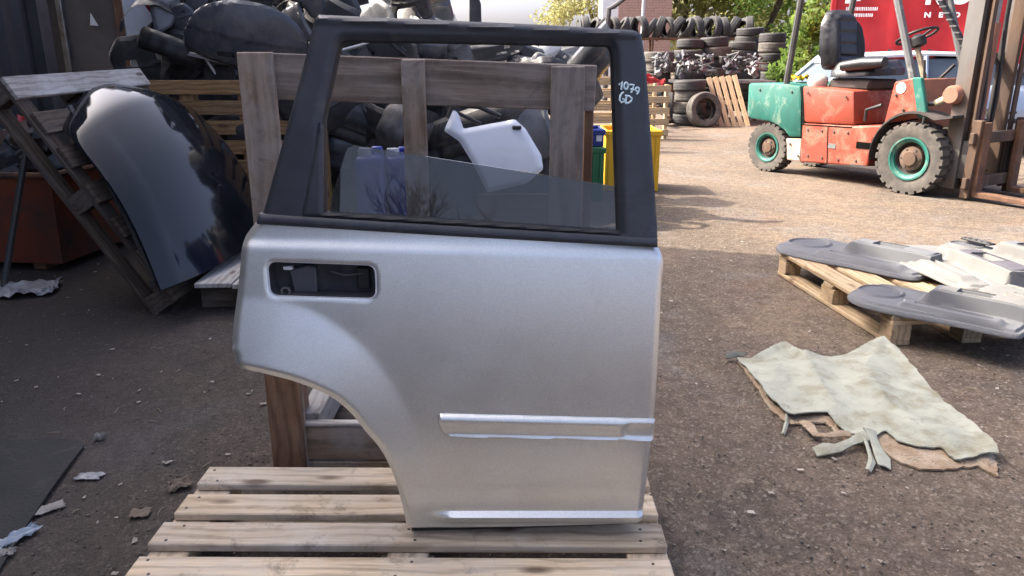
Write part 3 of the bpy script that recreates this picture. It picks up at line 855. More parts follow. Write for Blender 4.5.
# ================================================================ PALLETS AND TIMBER
def pallet(label, loc, rot, L=1.2, W=0.8, nb=6, bw=0.093, mat=None, bmat=None, group='wooden pallets', th=0.022, blk=0.078, name='wooden_pallet', jit=0.004, seed=1, bottom=True, nbx=3, upslope=False):
    rg = random.Random(seed)
    t = thing(name, label, 'pallet', loc, rot, group)
    mat = mat or W_NEW; bmat = bmat or mat
    z_top = th + blk + th + th
    for i in range(nb):
        y = -W / 2 + bw / 2 + (W - bw) * i / (nb - 1)
        board(t, 'deck_board', (rg.uniform(-jit, jit), y + rg.uniform(-jit, jit), z_top - th / 2), (L - 2 * abs(rg.choice((0, 0.004, 0.008))), bw, th), mat, (rg.uniform(-0.003, 0.003), 0, rg.uniform(-0.006, 0.006)))
    for i in range(nbx):
        x = -L / 2 + 0.05 + (L - 0.1) * i / (nbx - 1)
        board(t, 'stringer', (x, 0, th + blk + th / 2 - 0.001), (W - 0.002, 0.098, th - 0.001), bmat, (0, 0, R(90)))
        for j in range(3):
            y = -W / 2 + 0.05 + (W - 0.1) * j / 2
            board(t, 'block', (x + rg.uniform(-jit, jit), y, th + blk / 2), (0.13 if 0 < i < nbx - 1 else 0.096, 0.096, blk), bmat, (0, 0, 0))
    if bottom:
        for j in range(3):
            y = -W / 2 + 0.05 + (W - 0.1) * j / 2
            if upslope: board(t, 'bottom_board', (-L / 2 + 0.05 + (L - 0.1) * j / 2, 0, th / 2), (W + 0.05, 0.098, th), bmat, (0, 0, R(90)))
            else: board(t, 'bottom_board', (0, y, th / 2), (L, 0.098, th), bmat)
    return t
# the pallet under the door
front_pallet = pallet('pale wooden pallet under the silver door in the foreground', (-0.252, 1.543, 0), (0, 0, R(-0.6)), 1.255, 0.766, 6, 0.093, W_NEW, W_NEW, seed=4)

# nail heads over the bearers of the front pallet
nail_me = MB().lathe([(0, 0.0012), (0.0032, 0.0010), (0.0042, 0.0)], 8).mesh('nail', mk('nail_steel', (0.10, 0.085, 0.075), (0.05, 0.042, 0.038), 40, rough=0.6, metal=0.4))
rn = random.Random(5)
for i in range(6):
    yb_ = -0.766 / 2 + 0.0465 + (0.766 - 0.093) * i / 5
    for xb_ in (-0.5775, 0.0, 0.5775):
        for e in (-1, 1):
            inst('nail', nail_me, front_pallet, (xb_ + rn.uniform(-.02, .02), yb_ + e * rn.uniform(0.02, 0.03), 0.1443))
# pallet with the door trims: long side runs away from the viewer
pp0 = G(889, 346); pp1 = G(789, 282)
ang = math.atan2(pp1.y - pp0.y, pp1.x - pp0.x)
ux = Vector((math.cos(ang), math.sin(ang), 0)); uy = Vector((math.sin(ang), -math.cos(ang), 0))
pc = pp0 + ux * 0.6 + uy * 0.4
trim_pallet = pallet('clean pale wooden pallet carrying grey door trims', (pc.x, pc.y, 0), (0, 0, ang + math.pi), 1.2, 0.8, 5, 0.125, W_PALE, W_PALE, seed=6)

# pallet leaning on the left, boards running away from the viewer
def frame_rot(xa, za):
    """rotation whose local x is xa and local z is close to za"""
    X = Vector(xa).normalized(); Z = Vector(za); Y = Z.cross(X).normalized(); Z = X.cross(Y).normalized()
    return Matrix((X, Y, Z)).transposed().to_euler()
b0 = Vector((-1.86, 3.55, 0.0)); t0 = Vector((-2.52, 3.86, 1.08))
upv = (t0 - b0).normalized()
alongv = (Vector((0.09, 1.2, 0.02))).normalized()
nrm = alongv.cross(upv).normalized()
if nrm.x < 0: nrm = -nrm
Lp = (t0 - b0).length
cen = b0 + upv * Lp / 2 + alongv * 0.6
Xl, Zl = alongv, nrm
lean = pallet('grey weathered pallet leaning left with the black bonnet on it', tuple(cen), frame_rot(Xl, Zl), 1.2, Lp, 7, 0.115, W_DARK, W_DARK, seed=8, blk=0.10, upslope=True)
for o in lean.children:
    if o.name.startswith('deck_board') and o.location.y > Lp / 2 - 0.1:
        o.data = o.data.copy(); o.data.materials[0] = W_WHITE

# lying planks beside the leaning bonnet
lp0 = G(176, 297); 
low = thing('plank_platform', 'low platform of grey planks between the bonnet and the silver door', 'platform', (-1.24, 4.15, 0.0), (0, 0, R(92)))
for k in range(4):
    board(low, 'plank', (0.02 * (k % 2), -0.30 + 0.2 * k, 0.155), (0.95, 0.185, 0.024), W_WHITE, (0, 0, R(0.5 * k - 0.6)))
for s in (-0.3, 0.0, 0.3):
    board(low, 'bearer', (s, 0, 0.0725), (0.8, 0.09, 0.141), W_DARK, (0, 0, R(90)))

# upright slatted pallet at the back left
ub = P(151, 190, 5.5)
up_ = thing('slatted_pallet', 'yellowish slatted pallet standing upright below the scrap heap', 'pallet', (P(205, 190, 5.5).x + 0.25, 5.5, 0), (0, 0, 0), 'wooden pallets')
W_YEL = wood('wood_yellowed', (0.42, 0.26, 0.13), (0.25, 0.145, 0.065), greyamt=0.2, grey=(0.25, 0.2, 0.14))
ztp = P(200, 80, 5.5).z
for k in range(8):
    board(up_, 'slat', (0, 0, ztp - 0.05 - k * 0.1385), (1.3, 0.098, 0.022), W_YEL, (R(90), 0, 0))
for s in (-0.6, -0.31, 0.1, 0.6):
    board(up_, 'stile', (s, 0.06, ztp / 2), (ztp - 0.01, 0.1, 0.095), W_YEL, (0, R(90), R(90)))

# timber rack behind the door
RY = 2.13
rk = thing('timber_rack', 'grey timber rack with posts and a cross board behind the silver door', 'rack', (0, RY, 0))
def RP(px, py, dy=0.0):
    v = P(px, py, RY + dy); return Vector((v.x, dy, v.z))
def post(name, px_l, px_r, py_top, zbot, dy, th, mat, lean=0.0):
    a = RP(px_l, py_top, dy); b = RP(px_r, py_top, dy)
    L = a.z - zbot
    return board(rk, name, ((a.x + b.x) / 2, dy, zbot + L / 2), (L, b.x - a.x, th), mat, (R(90), R(90), 0) if not lean else (R(90), R(90) + lean, 0))
W_POST = wood('wood_post', (0.44, 0.34, 0.255), (0.26, 0.19, 0.135), greyamt=0.75, grey=(0.42, 0.385, 0.35), grain=12, rings=6.0)
post('post', 237.5, 272.5, 52, 0.0, -0.012, 0.024, W_POST)
board(rk, 'post', (RP(255, 52).x, -0.0365, 0.30), (0.60, 0.098, 0.024), W_RED, (R(90), R(90), 0))
board(rk, 'post', (RP(258, 100).x, 0.05, 0.21), (0.42, 0.09, 0.068), W_RED, (R(90), R(90), 0))
post('post', 551, 585, 66, 0.02, -0.012, 0.024, W_GREY)
post('post', 401, 424.5, 59, 0.42, -0.0125, 0.022, W_POST)
a = RP(273, 77, 0.013); b = RP(590, 89, 0.013)
board(rk, 'cross_board', ((a.x + b.x) / 2 - 0.03, 0.014, (a.z + b.z) / 2 + 0.003), (b.x - a.x + 0.09, 0.122, 0.024), W_GREY, (R(90), math.atan2(a.z - b.z, b.x - a.x), 0))
a = RP(590, 72, 0.0)
board(rk, 'corner_post', (a.x + 0.004, 0.065, 0.60), (1.16, 0.085, 0.024), W_RED, (0, R(90), 0))
# base box of the rack
bz1 = RP(310, 425).z
xl = RP(298, 440).x; xr = 0.2
board(rk, 'base_board', ((xl + xr) / 2, 0.0, bz1 - 0.058), (xr - xl, 0.112, 0.024), W_POST, (R(90), 0, 0))
board(rk, 'base_rail', ((xl + xr) / 2, 0.012, 0.028), (xr - xl + 0.02, 0.05, 0.05), W_POST)
for s in (xl + 0.035, -0.2, xr - 0.035):
    board(rk, 'base_side', (s, 0.42, bz1 - 0.02), (0.80, 0.07, 0.1), W_WHITE, (0, 0, R(90)))
board(rk, 'base_cap', ((xl + xr) / 2, -0.001, bz1 + 0.007), (xr - xl, 0.03, 0.012), W_WHITE)
for s in (xl + 0.05, xr - 0.05):
    board(rk, 'base_foot', (s, 0.55, 0.05), (0.09, 0.09, 0.1), W_DARK)
for k in range(3):
    board(rk, 'floor_board', ((xl + xr) / 2, 0.3 + 0.2 * k, 0.062), (xr - xl, 0.1, 0.02), W_DARK)

# ================================================================ BLACK BONNET on the leaning pallet
BONNET = mk('black_car_paint', (0.006, 0.007, 0.009), (0.010, 0.011, 0.014), 3, rough=0.085, coat=0.0, rvar=0.04, c3=(0.02, 0.02, 0.02), s3=7, lo3=0.62, hi3=0.85, spec=0.5)
hood = thing('car_bonnet', 'glossy black car bonnet leaning on the grey pallet', 'bonnet', tuple(b0 + nrm * 0.17 + upv * 0.02 + alongv * 0.64))
# local frame: u along (away), w up the slope, n out
def hood_grid(mat):
    nu, nw = 40, 34
    V = []
    for i in range(nu + 1):
        for j in range(nw + 1):
            s = i / nu * 2 - 1; w = j / nw
            half = 0.69 - 0.07 * w ** 2 - 0.16 * (max(0, w - 0.72) / 0.28) ** 2.5
            u = s * half
            ww = 1.10 * w + 0.10 * (1 - abs(s) ** 2.2) * (1 if w > 0.5 else w * 2) - 0.14 * (1 - abs(s) ** 2) * (1 - w) ** 2 * 0.0 + 0.05 * abs(s) ** 3 * (1 - w)
            nn = 0.09 * (1 - w) + 0.105 * (1 - s * s) + 0.09 * math.sin(w * math.pi) - 0.10 * max(0, w - 0.82) ** 1.5 / 0.08
            cr = abs(abs(s) - 0.86 + 0.10 * w)
            nn += 0.005 * math.exp(-(cr / 0.03) ** 2)
            if abs(s) > 0.9: nn -= 0.012 * (abs(s) - 0.9) / 0.1
            V.append(u * alongv + ww * upv + nn * nrm)
    F = [(i * (nw + 1) + j, (i + 1) * (nw + 1) + j, (i + 1) * (nw + 1) + j + 1, i * (nw + 1) + j + 1) for i in range(nu) for j in range(nw)]
    o = shell('outer_skin', np.array([tuple(v) for v in V]), np.array(F), tuple(-nrm * 0.012), mat, hood, True, 60)
    return o
hood_grid(BONNET)
mb = MB()
mb.tube([tuple(alongv * s * 0.6 + upv * 0.1 - nrm * 0.01) for s in (-1, 0, 1)], 0.018, 6)
mb.tube([tuple(alongv * 0.55 * s + upv * w - nrm * 0.005) for s, w in ((-1, 0.1), (-0.9, 0.6), (-0.8, 1.1))], 0.018, 6)
mb.tube([tuple(alongv * 0.55 * s + upv * w - nrm * 0.005) for s, w in ((1, 0.1), (0.9, 0.6), (0.8, 1.1))], 0.018, 6)
mb.build('inner_rib', STEELDK, hood, 50)

# ================================================================ LEFT CORNER
ORG = mk('orange_skip_paint', (0.22, 0.05, 0.02), (0.14, 0.036, 0.018), 3, rough=0.75, bmp=0.2, bscale=25, c3=(0.05, 0.04, 0.035), s3=2.2, lo3=0.5, hi3=0.72)
s1 = G(78, 274); 
skip = thing('steel_skip', 'rusty orange steel skip full of scrap at the left edge', 'skip', (s1.x - 0.75, s1.y + 0.5, 0), (0, 0, R(-6)))
mb = MB()
def taper(mb, x0, x1, y0, y1, z0, z1, k):
    vs = [(x0 + k, y0 + k, z0), (x1 - k, y0 + k, z0), (x1 - k, y1 - k, z0), (x0 + k, y1 - k, z0), (x0, y0, z1), (x1, y0, z1), (x1, y1, z1), (x0, y1, z1)]
    mb.add(vs, [(0, 3, 2, 1), (0, 1, 5, 4), (1, 2, 6, 5), (2, 3, 7, 6), (3, 0, 4, 7)])
taper(mb, -0.75, 0.75, -0.45, 0.5, 0.05, 0.60, 0.07); taper(mb, -0.73, 0.73, -0.43, 0.48, 0.08, 0.60, 0.07)
mb.build('tub', ORG, skip)
for a_, b_ in (((-0.76, -0.45), (0.76, -0.45)), ((0.75, -0.46), (0.75, 0.5)), ((-0.75, 0.5), (0.75, 0.5)), ((-0.75, -0.45), (-0.75, 0.5))):
    MB().tube([(a_[0], a_[1], 0.6), (b_[0], b_[1], 0.6)], 0.02, 8).build('rim', RUST, skip, 40)
for s in (-0.5, 0.5): MB().box((s, 0, 0.025), (0.08, 0.7, 0.05)).build('foot', RUST, skip, bev=0.004)
SCR = [mk('scrap_grey', (0.12, 0.12, 0.125), (0.2, 0.2, 0.2), 6, rough=0.5), BLACKPL, STEELDK, SLATEPL, mk('scrap_red', (0.4, 0.03, 0.035), (0.3, 0.03, 0.03), 5, rough=0.5), mk('scrap_brown', (0.14, 0.09, 0.06), (0.09, 0.06, 0.045), 5, rough=0.8)]
def angle_bar(L, w, mat, name='metal_strip'):
    return MB().prism([(0, 0), (w, 0), (w, 0.006), (0.006, 0.006), (0.006, w), (0, w)], -L / 2, L / 2).mesh(name, mat)
bars = [angle_bar(0.6, 0.035, m) for m in SCR]
def crumple(name, w, h, amp, seed, mat, n=18, m=14, fold=2.0, th=0.004):
    r = np.random.default_rng(seed)
    U, V_ = np.meshgrid(np.linspace(-0.5, 0.5, n), np.linspace(-0.5, 0.5, m), indexing='ij')
    Z = np.zeros_like(U)
    for k in range(7):
        a = r.random() * 6.28; f = 1 + r.random() * 2 * fold; ph = r.random() * 6.28
        Z += np.abs(np.sin((U * math.cos(a) + V_ * math.sin(a)) * f * 3.1 + ph)) * r.uniform(0.3, 1)
    Z = (Z - Z.min()) / (Z.max() - Z.min()) * amp
    e = 1 - 0.22 * r.random(U.shape) * (np.maximum(abs(U), abs(V_)) > 0.42)
    pts = np.stack([U * w * e, V_ * h * e, Z], -1).reshape(-1, 3)
    i = np.arange(n * m).reshape(n, m)
    F = np.stack([i[:-1, :-1], i[1:, :-1], i[1:, 1:], i[:-1, 1:]], -1).reshape(-1, 4)
    me = shell(name, pts, F, (0, 0, th), mat).data
    bpy.data.objects.remove(bpy.data.objects[-1] if False else [o for o in bpy.data.objects if o.data == me][0])
    return me
CRM = [crumple('bent_sheet', 0.45, 0.3, 0.16, 50 + k, SCR[k % 6], 14, 10, 1.2) for k in range(6)]
skr = random.Random(9)
sk_names = ['bent black plastic sheet', 'twisted grey metal strip', 'crumpled dark panel', 'short grey bar', 'bent slate panel', 'brown crumpled sheet', 'red bent strip', 'dark steel bar', 'folded grey sheet', 'black ribbed bar', 'thin dark strip']
for k, nm in enumerate(sk_names):
    px = 8 + (k % 5) * 15 + skr.uniform(-4, 4); py = 172 - (k // 5) * 16 + skr.uniform(-4, 4)
    v = P(px, py, s1.y + 0.3 + 0.25 * skr.random())
    bar = 'strip' in nm or 'bar' in nm
    mi = 4 if 'red' in nm else 5 if 'brown' in nm else 1 if 'black' in nm else 0 if 'grey' in nm else 3 if 'slate' in nm else 2
    me = bars[mi] if bar else CRM[mi]
    o = inst('metal_strip' if bar else 'bent_sheet', me, None, v, (skr.uniform(0.3, 1.6), skr.uniform(-0.6, 0.6), skr.uniform(-0.9, 0.9)))
    tag(o, nm + ' in the orange skip, ' + ('near the rim' if k < 5 else 'higher on the load' if k < 10 else 'topmost of the load'), 'scrap', 'scrap in the orange skip')
# steel pipe leaning across the skip
MB().tube([G(2, 292) + Vector((0, 0.02, 0.02)), P(29, 132, 4.25)], 0.018, 8).build('leaning_pipe', STEELDK, None, 40)
tag(bpy.data.objects['leaning_pipe'], 'thin dark pipe leaning on the orange skip', 'pipe')

PLASTIC_W = mk('white_film', (0.40, 0.40, 0.41), (0.24, 0.24, 0.24), 9, rough=0.35)
PLASTIC_B = mk('blue_white_film', (0.3, 0.36, 0.42), (0.42, 0.45, 0.48), 9, rough=0.3)
PAPER = mk('dirty_paper', (0.34, 0.32, 0.29), (0.22, 0.2, 0.18), 12, rough=0.9)
LEAFDRY = mk('dry_leaf', (0.2, 0.16, 0.12), (0.12, 0.095, 0.07), 12, rough=0.9)
def litter(name, label, px, py, w, h, amp, seed, mat, rz=0.0, cat='litter', fold=2.0):
    o = inst(name, crumple(name, w, h, amp, seed, mat, 20, 14, fold, 0.0015), None, G(px, py) + Vector((0, 0, 0.003)), (0, 0, rz))
    return tag(o, label, cat)
litter('plastic_film', 'crumpled white plastic film on the ground before the orange skip', 26, 292, 0.36, 0.28, 0.05, 1, PLASTIC_W, 0.3, fold=2.2)
litter('plastic_bag', 'twisted blue white plastic bag beside the black mat', 17, 541, 0.045, 0.13, 0.022, 2, PLASTIC_B, -0.5, fold=1.0)
litter('crushed_cup', 'small crushed grey scrap below the twisted plastic bag', 6, 556, 0.05, 0.04, 0.015, 3, PAPER, 0.3)
litter('paper_scrap', 'torn grey paper by the corner of the black mat', 50, 510, 0.085, 0.05, 0.008, 4, PAPER, 0.7, fold=0.6)
litter('paper_scrap', 'pale translucent scrap right of the black mat', 90, 478, 0.085, 0.045, 0.008, 5, PLASTIC_W, 0.0, fold=0.7)
litter('dry_leaf', 'curled grey brown leaf left of the front pallet end', 180, 488, 0.07, 0.055, 0.022, 6, LEAFDRY, 0.5, 'leaf', fold=0.5)
litter('dry_leaf', 'flat brown leaf halfway between the mat and the front pallet', 141, 515, 0.06, 0.05, 0.008, 7, LEAFDRY, 0.2, 'leaf', fold=0.5)
litter('stone', 'grey lump of stone above the paper scraps', 100, 440, 0.04, 0.03, 0.025, 8, PAPER, 0.2, 'stone')
# black mat in the corner
mt = [G(-40, 448), G(60, 441), G(86, 447), G(20, 540), G(-10, 590), G(-60, 600)]
mo_ = Vector((mt[0] + mt[3]) / 2)
mp_ = np.array(rc([(v.x - mo_.x, v.y - mo_.y) for v in mt], 0.02))
a_, b_, f_ = outline_grid(mp_, 0.02)
MATM = mk('rubber_mat', (0.018, 0.018, 0.02), (0.032, 0.03, 0.03), 6, rough=0.75, bmp=0.4, bscale=90, c3=(0.075, 0.07, 0.062), s3=9, lo3=0.55, hi3=0.8)
hm = 0.010 + 0.006 * np.sin(a_ * 9) * np.cos(b_ * 7)
o = shell('rubber_mat', np.stack([a_, b_, hm + 0.002], 1), f_, (0, 0, -0.008), MATM, None, loc=(mo_.x, mo_.y, 0.002))
tag(o, 'flat black rubber mat in the lower left corner', 'mat')

# twigs and straw: one mass
tw = MB(); r2 = random.Random(77)
for k in range(150):
    d = 1.3 + 4.0 * r2.random() ** 1.5
    x = (r2.random() - 0.5) * 1.4 * d; a = r2.uniform(0, 6.28); L = r2.uniform(0.012, 0.05)
    dx, dy = math.cos(a) * L / 2, math.sin(a) * L / 2
    tw.tube([(x - dx, d - dy, 0.003), (x + r2.uniform(-.004, .004), d + r2.uniform(-.004, .004), 0.0055), (x + dx, d + dy, 0.003)], r2.uniform(0.0007, 0.0016), 4)
tag(tw.build('straw_litter', mk('straw', (0.36, 0.3, 0.2), (0.2, 0.15, 0.1), 20, rough=0.9), None), 'scattered twigs and straw on the yard', 'straw', kind='stuff')
r3 = np.random.default_rng(4)
def chips(name, N, mat, label, cat):
    d = 1.25 + 4.2 * r3.random(N) ** 1.5; x = (r3.random(N) - 0.5) * 1.5 * d
    a = r3.random(N) * 6.28; s = 0.003 + 0.010 * r3.random(N) ** 2
    q = np.array([[-1, -0.5], [1, -0.6], [0.8, 0.6], [-0.7, 0.5]])
    X = x[:, None] + s[:, None] * (q[None, :, 0] * np.cos(a)[:, None] - q[None, :, 1] * np.sin(a)[:, None])
    Y = d[:, None] + s[:, None] * (q[None, :, 0] * np.sin(a)[:, None] + q[None, :, 1] * np.cos(a)[:, None])
    Z = 0.003 + r3.random((N, 4)) * 0.006
    tag(inst(name, npmesh(name, np.stack([X, Y, Z], -1).reshape(-1, 3), np.arange(N * 4).reshape(-1, 4), mat)), label, cat, kind='stuff')
chips('wood_chips', 420, mk('pale_chip', (0.42, 0.38, 0.32), (0.2, 0.17, 0.14), 30, rough=0.9), 'small pale chips strewn over the yard', 'chips')

# ================================================================ TORN INSULATION MAT
FELT = mk('felt_cover', (0.36, 0.37, 0.30), (0.27, 0.28, 0.225), 7, rough=0.9, bmp=0.4, bscale=150, c3=(0.20, 0.18, 0.115), s3=7, lo3=0.5, hi3=0.68, c4=(0.12, 0.11, 0.09), s4=14, lo4=0.56, hi4=0.72, m4=0.7)
FIBRE = mk('tan_fibre', (0.24, 0.165, 0.10), (0.38, 0.315, 0.235), 14, rough=0.95, bmp=0.9, bscale=90)
cover_px = [(736, 357), (750, 359), (783.6, 345), (792, 350), (802, 357.5), (820, 358), (839, 357), (860, 351), (882, 344), (898, 354), (921, 377), (942, 400), (960, 415), (974, 427), (992, 446), (998, 458),
            (980, 457), (972, 459), (955, 460), (941, 449), (915, 447), (897, 442), (885, 433), (876, 438), (862, 436), (848, 437), (838, 428), (827, 415), (812, 416), (793, 418), (785, 415), (776, 406), (766, 396), (756, 380), (746, 367)]
under_px = [(738, 358), (784, 348), (840, 360), (882, 348), (921, 380), (975, 430), (999, 459), (998, 472), (990, 469), (980, 462), (961, 464), (937, 466), (920, 464.5), (906, 461), (894, 455), (882, 445), (866, 440), (846, 438), (826, 419), (806, 419), (793, 421), (784, 417), (773, 408), (760, 390), (748, 372)]
mroot = G(865, 410)
mat_t = thing('insulation_mat', 'torn pale green felt insulation mat with tan fibre edges on the yard', 'mat', tuple(mroot))
def mat_sheet(name, px, sp, hfun, mat, th, ragged, seed):
    rr = np.random.default_rng(seed)
    poly = np.array([(lambda g: (g.x - mroot.x, g.y - mroot.y))(G(a, b, 0.02)) for a, b in px])
    poly = dense(poly, 0.012); poly = poly + rr.normal(size=poly.shape) * ragged
    a, b, f = outline_grid(poly, 0.011)
    d = polydist(poly[::3], a, b, True)
    return shell(name, np.stack([a, b, hfun(a, b, d)], 1), f, (0, 0, -th), mat, mat_t, sharp=50)
def mh(a, b, d):
    h = 0.014 + 0.008 * np.abs(np.sin(a * 6 + b * 4)) + 0.006 * np.abs(np.sin(b * 9 - a * 5 + 1)) + 0.003 * np.sin(a * 31 + 4 * np.sin(b * 17)) + 0.002 * np.sin(b * 61 + 3 * np.sin(a * 43))
    # two long folds
    l1 = np.array([(g.x - mroot.x, g.y - mroot.y) for g in (G(800, 352, 0), G(815, 385, 0), G(835, 415, 0))])
    l2 = np.array([(g.x - mroot.x, g.y - mroot.y) for g in (G(885, 345, 0), G(862, 375, 0), G(885, 410, 0), G(950, 450, 0))])
    h += 0.022 * np.exp(-polydist(l1, a, b) / 0.04) + 0.03 * np.exp(-polydist(l2, a, b) / 0.06)
    for pa, pb, hh, sl_ in (((802, 357), (833, 416), 0.045, 0.5), ((884, 344), (864, 392), 0.05, 0.45), ((864, 392), (915, 440), 0.04, 0.5), ((785, 346), (770, 392), 0.03, 0.5), ((864, 392), (941, 402), 0.03, 0.6)):
        ln = np.array([(g.x - mroot.x, g.y - mroot.y) for g in (G(*pa), G(*pb))])
        h += np.maximum(0, hh * 0.5 - sl_ * 0.5 * polydist(ln, a, b))
    h += 0.03 * ss(0.05, 0.0, d) * (0.5 + 0.5 * np.sin(a * 13 + b * 7))
    l3 = np.array([(g.x - mroot.x, g.y - mroot.y) for g in (G(876, 430, 0), G(940, 440, 0), G(985, 456, 0))])
    h += 0.03 * np.exp(-(polydist(l3, a, b) / 0.07) ** 2)
    return h * 0.5 + 0.010
mat_sheet('cover_sheet', cover_px, 0.011, mh, FELT, 0.005, 0.0015, 1)
mat_sheet('fibre_underlay', under_px, 0.011, lambda a, b, d: np.maximum(0.008, mh(a, b, d * 0 + 1) - 0.012 - 0.012 * ss(0.03, 0, d)), FIBRE, 0.007, 0.003, 2)
def ribbon(name, px, w, z0, z1, mat, twist=0.3):
    pts = [G(a, b, 0) for a, b in px]; n = len(pts); V = []; k = 0
    for i, p in enumerate(pts):
        t = (pts[min(i + 1, n - 1)] - pts[max(i - 1, 0)]).normalized(); s = Vector((-t.y, t.x, 0))
        z = z0 + (z1 - z0) * i / (n - 1) + 0.006 * math.sin(i * 2.1)
        ww = w * (0.8 + 0.25 * math.sin(i * 1.7))
        for e in (-1, 0, 1):
            q = p + s * ww / 2 * e - Vector(mroot); V.append((q.x, q.y, z + e * twist * ww / 2 + 0.004 * (e == 0)))
    F = [(i * 3 + j, i * 3 + j + 1, (i + 1) * 3 + j + 1, (i + 1) * 3 + j) for i in range(n - 1) for j in (0, 1)]
    return shell(name, np.array(V), np.array(F), (0, 0, 0.004), mat, mat_t)
ribbon('torn_strip', [(814, 455), (826, 454), (838, 452), (850, 449), (862, 446), (872, 444)], 0.045, 0.008, 0.035, FELT)
ribbon('torn_strip', [(884, 470), (881, 462), (877, 454), (872, 446), (868, 441)], 0.05, 0.008, 0.035, FELT)
ribbon('torn_strip', [(868, 473), (871, 467), (870, 460), (866, 452), (862, 445)], 0.022, 0.006, 0.03, FELT)
ribbon('torn_strip', [(801, 427), (808, 433), (815, 440), (826, 443), (838, 443), (850, 441)], 0.03, 0.02, 0.03, FIBRE)
ribbon('torn_strip', [(783, 436), (786, 428), (786, 420), (787, 414)], 0.014, 0.005, 0.03, FELT)
ribbon('torn_strip', [(725, 361), (731, 361), (738, 359), (745, 362)], 0.04, 0.02, 0.03, mk('dark_felt', (0.08, 0.085, 0.075), (0.12, 0.12, 0.1), 9, rough=0.9))

# loose fibres along the torn lower edge
fr_ = MB(); rf_ = random.Random(19)
edge_px = [(748, 372), (760, 390), (773, 408), (793, 421), (826, 419), (846, 438), (866, 440), (882, 445), (894, 455), (906, 461), (920, 464.5), (937, 466), (961, 464), (980, 462), (990, 469), (998, 472), (999, 459)]
for i in range(len(edge_px) - 1):
    g0, g1 = G(*edge_px[i]), G(*edge_px[i + 1]); k = max(3, int((g1 - g0).length / 0.006))
    for j in range(k):
        p = g0.lerp(g1, rf_.random()) - mroot + Vector((rf_.uniform(-.004, .004), rf_.uniform(-.002, .008), rf_.uniform(0.004, 0.016)))
        d_ = Vector((rf_.uniform(-1, 1), rf_.uniform(-1.2, 0.3), rf_.uniform(-0.3, 0.4))) * rf_.uniform(0.006, 0.02)
        fr_.tube([p, p + d_ * 0.6 + Vector((0, 0, 0.002)), Vector((p.x + d_.x, p.y + d_.y, max(0.002, p.z + d_.z - 0.006)))], 0.0007, 3, cap=False)
tag(fr_.build('fringe', FIBRE, mat_t, fix=False), kind='stuff')

# ================================================================ DOOR TRIMS on the pale pallet
TRIM = mk('trim_grey', (0.13, 0.135, 0.145), (0.115, 0.12, 0.13), 8, rough=0.75, spec=0.3, bmp=0.08, bscale=400)
TRIM_L = mk('trim_light', (0.17, 0.17, 0.165), (0.145, 0.146, 0.14), 8, rough=0.75, spec=0.3, bmp=0.08, bscale=400)
TRIM_D = mk('trim_dark', (0.07, 0.066, 0.078), (0.09, 0.085, 0.098), 8, rough=0.6, bmp=0.1, bscale=400)
GRILLE = mk('speaker_grille', (0.11, 0.12, 0.135), (0.13, 0.14, 0.155), 8, rough=0.6, bmp=0.8, bscale=600)
TP = spline([(0.0, 0.14), (0.0, 0.30), (0.05, 0.42), (0.17, 0.47), (0.4, 0.46), (0.7, 0.47), (0.88, 0.45), (0.93, 0.36), (0.93, 0.12), (0.88, 0.03), (0.6, 0.02), (0.3, -0.01), (0.1, 0.02)], True, 5)
def trim_height(a, b, kind):
    d = polydist(TP, a, b, True)
    h = 0.014 * ss(0, 0.010, d) + 0.012 * ss(0.026, 0.036, d) + 0.004 * ss(0.036, 0.12, d)
    if kind != 'rear':
        rs_ = np.hypot(a - 0.15, b - 0.25)
        h += 0.010 * ss(0.135, 0.125, rs_) - 0.014 * ss(0.118, 0.108, rs_)
    # arm rest and pull cup
    ar = ss(0.36, 0.44, a) * ss(0.915, 0.895, a) * ss(0.215, 0.24, b) * ss(0.385, 0.362, b)
    h += 0.065 * ar
    h -= 0.006 * np.exp(-((b - 0.195 - 0.03 * np.sin(a * 5)) / 0.006) ** 2) * ss(0.26, 0.30, a)
    h += 0.008 * ss(0.40, 0.41, b) * ss(0.03, 0.04, d)
    h -= 0.04 * ss(0.55, 0.562, a) * ss(0.72, 0.708, a) * ss(0.268, 0.277, b) * ss(0.33, 0.32, b)
    pk = ss(0.30, 0.34, a) * ss(0.85, 0.80, a) * ss(0.05, 0.07, b) * ss(0.15, 0.13, b)
    h += 0.018 * pk - 0.016 * ss(0.38, 0.39, a) * ss(0.78, 0.77, a) * ss(0.098, 0.103, b) * ss(0.125, 0.12, b)
    return h
